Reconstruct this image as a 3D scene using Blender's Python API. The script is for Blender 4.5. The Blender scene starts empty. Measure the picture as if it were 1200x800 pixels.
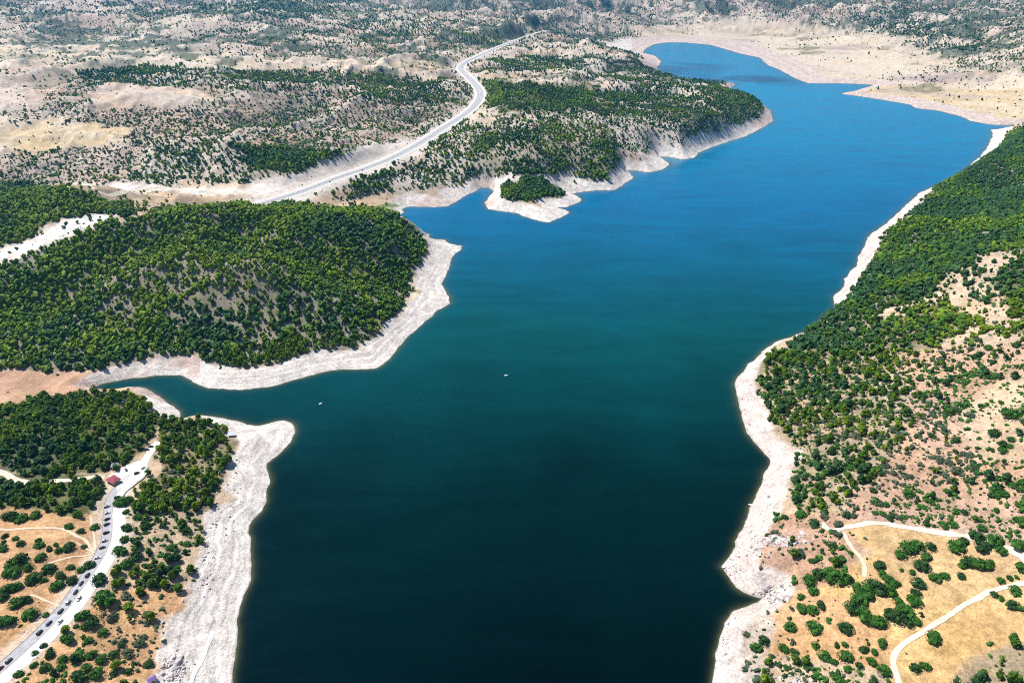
import bpy, math, random
import numpy as np
from mathutils import Vector

S = bpy.context.scene
COL = S.collection
rng = np.random.default_rng(7)
random.seed(7)

# ------------------------------------------------------------------ camera
CAM_H, PITCH, FOC, PW, PH = 400.0, math.radians(28.2), 820.0, 1200.0, 800.0
SP, CP = math.sin(PITCH), math.cos(PITCH)
cd = bpy.data.cameras.new('camera'); cam = bpy.data.objects.new('camera', cd); COL.objects.link(cam)
cam.location = (0, 0, CAM_H); cam.rotation_euler = (math.pi/2 - PITCH, 0, 0)
cd.sensor_width = 36; cd.sensor_fit = 'HORIZONTAL'; cd.lens = 36*FOC/PW
cd.clip_start = 1; cd.clip_end = 60000
S.camera = cam

# ------------------------------------------------------------------ light
SUN_EL, SUN_AZ = math.radians(55), math.radians(-58)     # azimuth clockwise from +Y
sun_dir = Vector((math.sin(SUN_AZ)*math.cos(SUN_EL), math.cos(SUN_AZ)*math.cos(SUN_EL), math.sin(SUN_EL)))
sl = bpy.data.lights.new('sun', 'SUN'); so = bpy.data.objects.new('sun', sl); COL.objects.link(so)
sl.energy = 4.6; sl.angle = math.radians(0.5); sl.color = (1.0, 0.945, 0.855)
so.rotation_euler = sun_dir.to_track_quat('Z', 'Y').to_euler()
W = bpy.data.worlds.new('World'); S.world = W; W.use_nodes = True
nt = W.node_tree; nt.nodes.clear()
wo = nt.nodes.new('ShaderNodeOutputWorld'); bg = nt.nodes.new('ShaderNodeBackground'); sk = nt.nodes.new('ShaderNodeTexSky')
sk.sky_type = 'NISHITA'; sk.sun_disc = False; sk.sun_elevation = SUN_EL; sk.sun_rotation = SUN_AZ
sk.altitude = 900; sk.dust_density = 0.2; sk.ozone_density = 3.0
bg.inputs['Strength'].default_value = 0.075
nt.links.new(sk.outputs[0], bg.inputs[0]); nt.links.new(bg.outputs[0], wo.inputs[0])
S.view_settings.view_transform = 'Standard'; S.view_settings.look = 'None'
S.view_settings.exposure = 0.72; S.view_settings.gamma = 1
S.view_settings.use_curve_mapping = False
S.render.engine = 'CYCLES'
S.cycles.use_denoising = False; S.cycles.filter_width = 1.05
S.cycles.max_bounces = 4; S.cycles.diffuse_bounces = 2; S.cycles.glossy_bounces = 2
S.cycles.transmission_bounces = 2; S.cycles.volume_bounces = 0; S.cycles.transparent_max_bounces = 24
S.cycles.caustics_reflective = False; S.cycles.caustics_refractive = False

# ------------------------------------------------------------------ pixel <-> world
def at(u, v, z=0.0):
    "the point at elevation z that the photograph shows at pixel u, v"
    dx = (u-600)/FOC; dy = -(v-400)/FOC
    d = np.array([dx, CP + dy*SP, -SP + dy*CP])
    t = (z-CAM_H)/d[2]
    return np.array([d[0]*t, d[1]*t, z])
def proj(x, y, z):
    zz = np.maximum(y*CP - (z-CAM_H)*SP, 1e-3)
    yy = y*SP + (z-CAM_H)*CP
    return 600 + FOC*x/zz, 400 - FOC*yy/zz, zz

# ------------------------------------------------------------------ noise
def _h(ix, iy, seed):
    n = (ix.astype(np.int64)*374761393 + iy.astype(np.int64)*668265263 + seed*974634777) & 0xffffffff
    n = ((n ^ (n >> 13))*1274126177) & 0xffffffff
    return ((n ^ (n >> 16)) & 0xffff)/65535.0
def vnoise(x, y, seed=0):
    ix = np.floor(x); iy = np.floor(y); fx = x-ix; fy = y-iy
    fx = fx*fx*fx*(fx*(fx*6-15)+10); fy = fy*fy*fy*(fy*(fy*6-15)+10)
    a = _h(ix, iy, seed); b = _h(ix+1, iy, seed); c = _h(ix, iy+1, seed); d = _h(ix+1, iy+1, seed)
    return (a+(b-a)*fx)*(1-fy) + (c+(d-c)*fx)*fy
def fbm(x, y, scale, octv=4, seed=0, gain=0.5):
    s = 0.0; a = 1.0; t = 0.0
    for o in range(octv):
        c, sn = math.cos(0.6*o+0.3), math.sin(0.6*o+0.3)
        f = (2.03**o)/scale
        s = s + a*vnoise((x*c-y*sn)*f + 17.3*o, (x*sn+y*c)*f - 9.1*o, seed+o); t += a; a *= gain
    return s/t
def ridged(x, y, scale, octv=4, seed=0):
    s = 0.0; a = 1.0; t = 0.0
    for o in range(octv):
        c, sn = math.cos(0.6*o+0.3), math.sin(0.6*o+0.3)
        f = (2.03**o)/scale
        n = 1-np.abs(2*vnoise((x*c-y*sn)*f+5.3*o, (x*sn+y*c)*f+3.7*o, seed+o)-1)
        s = s + a*n*n; t += a; a *= 0.5
    return s/t
def sstep(a, b, x):
    t = np.clip((x-a)/(b-a), 0, 1); return t*t*(3-2*t)

# ------------------------------------------------------------------ polygons and lines
def in_poly(px, py, poly):
    P = np.asarray(poly, float); ins = np.zeros(px.shape, bool)
    m = (px >= P[:, 0].min()) & (px <= P[:, 0].max()) & (py >= P[:, 1].min()) & (py <= P[:, 1].max())
    qx = px[m]; qy = py[m]; r = np.zeros(qx.shape, bool)
    for i in range(len(P)):
        x0, y0 = P[i-1]; x1, y1 = P[i]
        if y0 == y1: continue
        c = ((y0 > qy) != (y1 > qy)) & (qx < (x1-x0)*(qy-y0)/(y1-y0)+x0)
        r ^= c
    ins[m] = r
    return ins
def seg_dist(px, py, line, closed=False, attr=None):
    "distance to a polyline (and, with attr per vertex, the attr at the nearest point)"
    L = np.asarray(line, float)
    best = np.full(px.shape, 1e18, np.float32); av = np.zeros(px.shape, np.float32)
    px = px.astype(np.float32); py = py.astype(np.float32)
    n = len(L)
    for i in range(n if closed else n-1):
        x0, y0 = L[i][:2]; x1, y1 = L[(i+1) % n][:2]
        dx, dy = x1-x0, y1-y0; l2 = dx*dx+dy*dy+1e-9
        t = np.clip(((px-x0)*dx+(py-y0)*dy)/l2, 0, 1)
        d = (px-x0-t*dx)**2 + (py-y0-t*dy)**2
        if attr is None: np.minimum(best, d, out=best)
        else:
            m = d < best; best[m] = d[m]
            a0, a1 = attr[i], attr[(i+1) % n]; av[m] = (a0+(a1-a0)*t)[m]
    return (np.sqrt(best), av) if attr is not None else np.sqrt(best)
def smooth_line(pts, n=4):
    P = np.asarray(pts, float); out = []
    for i in range(len(P)-1):
        p0 = P[max(i-1, 0)]; p1 = P[i]; p2 = P[i+1]; p3 = P[min(i+2, len(P)-1)]
        for k in range(n):
            t = k/n
            out.append(0.5*((2*p1)+(-p0+p2)*t+(2*p0-5*p1+4*p2-p3)*t*t+(-p0+3*p1-3*p2+p3)*t**3))
    out.append(P[-1]); return np.array(out)

SHORE_NEAR = [(240,960),(262,870),(270,835),(273,800),(276,768),(277,749),(276,731),(280,712),(285,696),(292,680),(294.6,661),(294,643),(292,624),
 (293,615),(300.6,606),(309,596.5),(312,587),(310.7,577),(314.5,568),(315.4,562),(312.6,551),(312.6,543),(319,537),(329,529),(340,518),
 (345,506),(345.4,499),(341,495),(333,492),(324,493),(314.5,496),(303,499),(291,497.5),(277,493),(263.6,490.6),(250,488),(236,487.3),
 (224,490),(214,493),(210,490),(209,483),(203.5,476),(192,469),(178,460),(169,456),(157,455.5),(143,458),(128,459),(116,458),
 (107,455),(117,450),(133,447),(157,443),(187,440),(210,440),(223,445),(233,450),(243,455),(267,456),(293,456),(317,453),(340,447),
 (363,440),(380,436),(400,433),(440,432),(453,423),(463,412),(480,393),(497,378),(513,363),(527,355),(527,348),(520,340),(517,332),
 (523,320),(527,313),(530,303),(540,292),(540,288),(527,285),(522,281),(503,280),(502,275),(490,272),(477,267),(470,258),(467,252),
 (472,250),(470,245),(480,242),(510,243),(525,242),(537,235),(547,228),(557,224),(563,220),(573,220),(578,224),(573,230),(567,238),
 (573,245),(590,248),(607,250),(613,253),(630,259),(643,261),(657,255),(668,249),(660,245),(650,243),(663,243),(677,238),(681,233),
 (673,228),(667,227),(680,225),(700,223),(720,223),(730,217),(742,208),(737,202),(733,199),(747,200),(760,202),(777,199),(785,193),
 (783,190),(777,187),(773,183),(785,184),(800,187),(813,185),(820,178),(850,167),(873,160),(893,150),(906,142),(903,130),(890,121),(868,112),
 (852,106),(858,102),(863,99),(850,97),(825,97),(800,95),(783,92),(770,80),(775,72),(767,65),(753,62),(757,57),(767,52),(783,50)]
SHORE_FAR = [(800,50),(833,53),(867,63),(890,68),(900,77),(913,82),(933,93),(947,98),(983,98),(1023,99.5),(1020,101),(1000,107),(983,110),
 (1007,113),(1033,117),(1067,123),(1073,127),(1100,130),(1127,137),(1137,142),(1160,146),(1193,147.5),(1215,148.5),(1190,150.5),(1162,152),(1163,160),
 (1157,173),(1147,185),(1133,197),(1117,208),(1097,218),(1077,226),(1060,242),(1047,254),(1035,264),(1017,277),(1007,300),(1003,310),
 (990,327),(990,335),(978,347),(977,362),(966,372),(947,388),(923,398),(910,400),(893,413),(877,427),(867,440),(861,450),(863,467),
 (866,480),(874,500),(882,516),(896,530),(903,538),(900,546),(894,554),(892,564),(886,580),(880,594),(874,614),(866,628),(862,634),
 (864,640),(856,652),(847,664),(856,676),(862,688),(872,694),(886,699),(896,700),(888,706),(868,712),(860,716),(848,728),(842,752),
 (838,776),(835,800),(830,840),(815,900),(800,960)]
shore = np.array([at(u, v)[:2] for u, v in SHORE_NEAR+SHORE_FAR])
lake = np.vstack([shore, [[60, 40], [-130, 40]]])

# beach width in metres at pixels on the shore
BW = [(275,790,42),(276,740,42),(293,640,32),(315,560,26),(345,506,62),(300,499,30),(260,490,13),(224,490,8),(205,478,22),(170,457,10),(140,459,6),(107,455,12),
 (160,443,26),(210,440,26),(250,456,28),(300,456,32),(380,436,30),(440,432,34),(497,378,30),(527,350,42),(525,315,36),(540,290,48),
 (490,272,14),(470,250,18),(500,243,40),(530,240,45),(570,222,14),(575,245,28),(640,260,60),(677,236,34),(700,223,28),(742,208,42),(733,199,16),(785,192,70),(773,184,25),
 (820,178,38),(860,165,32),(906,142,26),(890,121,20),(860,99,18),(800,95,18),(770,80,70),(757,57,220),(833,53,260),(900,77,190),(947,98,130),(1000,107,40),(1067,123,95),(1127,137,100),
 (1190,149,30),(1160,165,34),(1117,208,26),(1060,242,26),(1007,300,26),(980,347,20),(966,372,3),(947,388,3),(925,398,7),(893,413,14),(862,455,24),(876,505,26),(900,540,26),(892,564,30),
 (876,610,24),(860,650,20),(862,688,26),(896,700,16),(850,728,18),(838,776,20),(835,800,18)]
bwp = np.array([np.append(at(u, v)[:2], w) for u, v, w in BW])

# ------------------------------------------------------------------ land heights: the elevation at pixels of the photograph
CTRL = [
 (-250,560,40),(0,560,27),(60,530,24),(0,505,21),(60,490,20),(120,482,18),(160,475,14),(60,600,26),(0,650,30),(-250,700,48),(60,680,26),(20,770,27),(-100,850,36),
 (120,650,23),(135,562,20),(160,550,18),(200,540,15),(240,520,11),(268,510,9),(180,600,19),(230,600,13),(230,650,13),(150,700,20),(190,720,15),(100,770,23),(150,800,18),
 (205,760,9),(0,440,8),(50,451,6),(-150,440,13),(0,472,13),(0,900,32),(150,900,18),
 (150,415,12),(150,390,22),(150,350,42),(50,415,13),(50,390,22),(50,350,40),(0,320,58),(60,310,66),(-120,330,62),(200,330,56),(230,300,73),(260,270,87),(300,249,95),(220,260,92),
 (160,265,86),(100,283,76),(250,400,20),(250,370,36),(300,400,18),(300,360,40),(330,320,60),(350,290,74),(350,247,90),(400,247,80),(440,254,62),(400,400,13),(440,385,13),
 (400,360,32),(440,340,27),(400,322,46),(420,305,46),(460,325,20),(480,305,26),(470,278,44),(497,288,24),(440,280,58),
 (0,215,101),(75,228,96),(140,250,82),(70,272,75),(70,250,87),(20,290,70),(-150,230,105),
 (100,225,45),(200,235,45),(0,203,55),(250,222,45),(310,238,40),(150,208,56),(400,207,45),(460,185,48),(520,150,55),(560,118,60),(562,105,62),(545,88,68),(540,75,72),(570,62,76),(610,45,84),
 (200,172,86),(300,172,86),(400,182,70),(420,190,60),(300,212,48),(420,222,28),(440,232,16),
 (300,150,80),(100,182,70),(100,150,98),(0,160,92),(170,150,102),(170,116,134),(170,106,138),(100,85,140),(0,90,142),(300,97,120),(400,92,100),(450,122,86),(400,152,70),(480,140,62),
 (300,75,130),(450,70,110),(100,60,150),(300,50,142),(500,40,120),(100,30,175),(300,25,165),(600,20,130),(0,10,200),(300,6,195),(600,6,150),(-200,100,140),(-200,40,170),
 (600,130,95),(560,150,70),(600,170,76),(660,160,80),(700,190,42),(560,200,30),(500,215,25),(640,193,45),(620,213,30),(620,230,19),(565,213,8),(672,214,9),(540,185,45),
 (850,140,50),(888,140,22),(800,152,50),(800,122,75),(740,150,60),(750,177,22),(850,119,62),(700,110,86),(880,126,35),(690,200,26),
 (850,97,9),(780,90,25),(750,86,42),(700,76,50),(650,92,75),(650,60,70),(720,50,20),(700,30,60),
 (850,45,6),(900,58,9),(950,72,11),(1000,82,12),(1100,92,20),(1080,110,10),(1150,118,14),(1200,132,12),(1180,90,40),(1200,70,90),(1100,50,60),(1000,40,40),(1200,30,130),(1000,15,110),
 (800,20,60),(1100,10,150),(900,6,120),(1200,6,180),(1350,80,120),(1400,30,180),
 (1200,157,45),(1150,220,33),(1180,190,52),(1200,250,75),(1100,260,38),(1150,300,70),(1060,300,28),(1012,338,17),(1100,340,50),(1200,350,92),(1050,380,38),(962,380,13),(940,402,12),
 (1000,420,28),(1100,420,50),(1200,430,80),(950,450,19),(925,500,13),(1000,500,30),(1100,500,50),(1200,520,72),(930,580,13),(1000,580,28),(1100,580,42),(1200,600,56),(950,622,20),
 (895,640,15),(920,640,22),(1000,650,27),(1100,660,34),(1200,680,42),(930,700,14),(1000,720,22),(1100,740,28),(1200,780,35),(900,740,10),(880,780,7),(950,790,16),(1050,800,22),
 (1200,900,30),(1000,900,18),(1400,600,110),(1420,400,150),(1350,250,125),(1350,800,50)]
CW = [(-350,1090,48),(-200,1100,46),(-500,1085,50),(-130,1170,22),(-750,1180,55),(-600,1160,50),(-700,300,60),(700,300,90),(900,600,150),
 (-3000,9000,420),(0,9000,300),(3000,9000,380),(6500,9000,400),(-6500,9000,430),(-3000,14000,700),(0,14000,650),(4000,14000,700),(9000,14000,700),(-9000,14000,700),(-1500,6500,230),(1500,6500,190),(3500,6000,240),(-3500,6000,260),
 (0,7300,215),(0,80,-20),(-400,80,30),(400,80,25)]
ctrl = np.array([at(*c) for c in CTRL] + [np.array(c, float) for c in CW])
def warp(x, y):
    r = np.maximum(y, 20)+250.0
    return x/r, np.log(r)
def rbf(x, y):
    cu, cv = warp(ctrl[:, 0], ctrl[:, 1]); n = len(cu); C2 = 0.03**2
    A = np.sqrt((cu[:, None]-cu)**2+(cv[:, None]-cv)**2+C2)
    Q = np.column_stack([np.ones(n), cu, cv])
    M = np.zeros((n+3, n+3)); M[:n, :n] = A - np.eye(n)*0.004; M[:n, n:] = Q; M[n:, :n] = Q.T
    w = np.linalg.solve(M, np.concatenate([ctrl[:, 2], np.zeros(3)]))
    gu, gv = warp(x, y); out = w[n]+w[n+1]*gu+w[n+2]*gv
    for i in range(n):
        out = out + w[i]*np.sqrt((gu-cu[i])**2+(gv-cv[i])**2+C2)
    return out

HIGHWAY_PX = [(250,254,41),(310,238,40),(355,224,42),(400,207,45),(430,197,46),(460,185,48),(492,168,51),(520,150,55),(545,134,57),(558,122,59),(563,112,60),(560,103,62),(552,94,66),(545,87,68),(540,80,71),(548,72,73),(570,62,76),(590,53,80),(612,45,84),(640,36,90)]
hwy = smooth_line([at(*p) for p in HIGHWAY_PX], 8)
KERB_PX = [(152,556,18.5),(143,568,19.2),(135.5,580,19.8),(133,590,20.2),(131.5,602,20.8),(131.6,617,21.4),(130.6,630,22),(127,640,22.4),(122.5,650,22.8),(116,661,23.4),(109,672,24),(94.5,691.5,24.6),(84,707,25),(70,723,25.3),(54,740,25.7),(35,758,26),(17.5,774,26.4),(0,789,26.8),(-40,822,27.5),(-90,870,28)]
kerb = smooth_line([at(*p) for p in KERB_PX], 6)

# grid: denser near the camera; every row reaches past the frame on both sides
NI = 1150
ys = [110.0]
while ys[-1] < 14000:
    y = ys[-1]
    ys.append(y + min(max(0.95*(y*y+CAM_H**2)/(CAM_H*FOC), 0.8), 55.0 if y > 4500 else 30.0))
ys = np.array(ys); NJ = len(ys)
hw_of = lambda y: 430 + 0.80*y
sx = np.linspace(-1, 1, NI)
X = sx[None, :]*hw_of(ys)[:, None]; Y = np.repeat(ys[:, None], NI, 1)
def coarse(f, k=4):
    jj = np.unique(np.append(np.arange(0, NJ, k), NJ-1)); ii = np.unique(np.append(np.arange(0, NI, k), NI-1))
    v = f(X[np.ix_(jj, ii)], Y[np.ix_(jj, ii)])
    t = np.empty((len(jj), NI))
    for r in range(len(jj)): t[r] = np.interp(np.arange(NI), ii, v[r])
    out = np.empty((NJ, NI)); q = np.interp(np.arange(NJ), jj, np.arange(len(jj)))
    a = np.clip(np.floor(q).astype(int), 0, len(jj)-2); f_ = (q-a)[:, None]
    return t[a]*(1-f_)+t[a+1]*f_
ZR = coarse(rbf)
inside = in_poly(X.ravel(), Y.ravel(), lake).reshape(X.shape)
D = seg_dist(X.ravel(), Y.ravel(), shore).reshape(X.shape).astype(float)
jag = (fbm(X, Y, 26, 3, 51)-0.5)*7 + (fbm(X, Y, 7, 2, 54)-0.5)*2.4
D = np.where(inside, -D, D)
D = D + jag*np.clip(1-np.abs(D)/25, 0, 1)*np.clip(np.hypot(X, Y+100)/900, 0.35, 1.0)
def bw_field(x, y):
    s = 0; t = 0
    for bx, by, w in bwp:
        k = 1/((x-bx)**2+(y-by)**2+60.0)**1.5; s = s+k*w; t = t+k
    return s/t
BWF = coarse(bw_field)*np.where((X > 0) & (Y < 1900), .82, 1.0)
wl = sstep(0.0, 1.0, D/(BWF*2.0+10))
slope0 = np.minimum(8.0/np.maximum(BWF, 1), 0.8)
AMP = coarse(lambda x, y: np.interp(y, [300, 700, 1100, 1500, 2200, 3500, 5000, 9000], [3, 10, 22, 50, 60, 70, 105, 160]))
u0, v0, _ = proj(X, Y, np.maximum(ZR, 0))
flat = np.zeros_like(X)
def soft_poly(poly, blur):
    "1 inside, falling to 0 over blur pixels outside"
    ins = in_poly(u0.ravel(), v0.ravel(), poly).reshape(X.shape)
    d = coarse(lambda x, y: 0*x) if False else None
    return ins
flat_poly = [(700,70),(740,40),(900,25),(1000,45),(1100,70),(1400,100),(1400,150),(1190,150),(1100,130),(980,110),(940,100),(900,80),(860,60),(780,50)]
flat = in_poly(u0.ravel(), v0.ravel(), flat_poly).reshape(X.shape).astype(float)
for _ in range(3):       # soften the edge of the flats
    k = 7
    c = np.cumsum(np.pad(flat, ((k, k), (0, 0)), mode='edge'), 0); flat = (c[2*k:]-c[:-2*k])/(2*k)
    c = np.cumsum(np.pad(flat, ((0, 0), (k*2, k*2)), mode='edge'), 1); flat = (c[:, 4*k:]-c[:, :-4*k])/(4*k)
flat = flat[:NJ, :NI]
AMP = AMP*(1-0.88*flat)
wx = X + 60*(fbm(X, Y, 220, 2, 91)-0.5); wy = Y + 60*(fbm(X, Y, 220, 2, 92)-0.5)
R1 = ridged(wx, wy, 210, 5, 11) - 0.42
R2 = ridged(wx, wy, 760, 4, 23) - 0.42
R3 = ridged(wx, wy, 2600, 4, 29) - 0.45
farw = sstep(1600, 3800, Y)
NZ = AMP*(R1*0.85*(1-0.25*farw) + R2*1.3*farw + R3*2.4*sstep(4500, 8000, Y))
RF = ridged(wx+90, wy-40, 400, 3, 47)
NZ = NZ + 42*(RF-.45)*sstep(560, 760, Y)*sstep(1350, 1100, Y)*(X < 0)
NZ = NZ*sstep(0, 1, (D-BWF*0.8)/(120+Y*0.05)) + (fbm(X, Y, 14, 4, 31)-0.5)*np.clip(1.6*D/30, 0, 1.6)
Z = ZR*wl + slope0*D*(1-wl) + NZ
Z = np.where(D > 0, np.maximum(Z, 0.05*np.minimum(D, 40)+0.02), np.maximum(D*0.28, -18))
rk = sstep(3, 12, D)*(1-sstep(0.9, 1.3, D/BWF))*sstep(3500, 800, Y)
Z = Z + rk*((ridged(X, Y, 16, 3, 37)-0.4)*0.8)
tz = Z+(fbm(X, Y, 60, 2, 39)-.5)*2.5; Z = Z - np.clip(rk*1.2, 0, 1)*0.75*np.sin(tz*2*math.pi/2.1)*2.1/(2*math.pi)
# the two folds that cut the wooded headland
for fold, dep, wid in (([(285,272,80),(330,292,66),(380,310,52),(430,323,36),(478,335,18)], 26, 48), ([(-60,410,20),(20,372,34),(70,340,50),(115,312,64),(165,284,78)], 22, 44)):
    FD = seg_dist(X.ravel(), Y.ravel(), smooth_line([at(*q)[:2] for q in fold], 4)).reshape(X.shape); Z = np.where(D > 10, Z-np.minimum(dep, np.maximum(Z-6, 0)*.5)*np.exp(-(FD/wid)**2)*sstep(25, 90, D), Z)
# the highway's cutting and embankment, and the road bench by the near shore
HD, HZ = seg_dist(X.ravel(), Y.ravel(), hwy, attr=hwy[:, 2]); HD = HD.reshape(X.shape); HZ = HZ.reshape(X.shape)
hm = 1-sstep(15, 75, HD); Z = np.where(D > 0, Z*(1-hm)+HZ*hm, Z)
RD, RZ = seg_dist(X.ravel(), Y.ravel(), kerb, attr=kerb[:, 2]); RD = RD.reshape(X.shape); RZ = RZ.reshape(X.shape)
rm = 1-sstep(11, 26, RD); Z = np.where(D > 0, Z*(1-rm)+RZ*rm, Z)
lot_c = at(158, 553, 18.5); LOT = np.hypot(X-lot_c[0], Y-lot_c[1]); lm = 1-sstep(17, 30, LOT); Z = Z*(1-lm)+18.5*lm

def ground(x, y, arr=None):
    "bilinear look-up on the terrain grid"
    A = Z if arr is None else arr
    x = np.asarray(x, float); y = np.asarray(y, float)
    j = np.clip(np.searchsorted(ys, y)-1, 0, NJ-2); fy = np.clip((y-ys[j])/(ys[j+1]-ys[j]), 0, 1)
    yy = np.clip(y, ys[0], ys[-1])
    q = np.clip((x/hw_of(yy)+1)/2*(NI-1), 0, NI-1.001); i = np.floor(q).astype(int); fx = q-i
    return (A[j, i]*(1-fx)+A[j, i+1]*fx)*(1-fy) + (A[j+1, i]*(1-fx)+A[j+1, i+1]*fx)*fy
def land(u, v, zguess=20.0):
    "the terrain point seen at a pixel"
    dx = (u-600)/FOC; dy = -(v-400)/FOC
    d = np.array([dx, CP+dy*SP, -SP+dy*CP])
    t = np.linspace(250, 9000, 12000); p = d[None]*t[:, None]; p[:, 2] += CAM_H
    g = np.maximum(ground(p[:, 0], p[:, 1]), 0)
    k = int(np.argmax(p[:, 2] <= g)); q = p[k]
    return np.array([q[0], q[1], g[k]])
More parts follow.
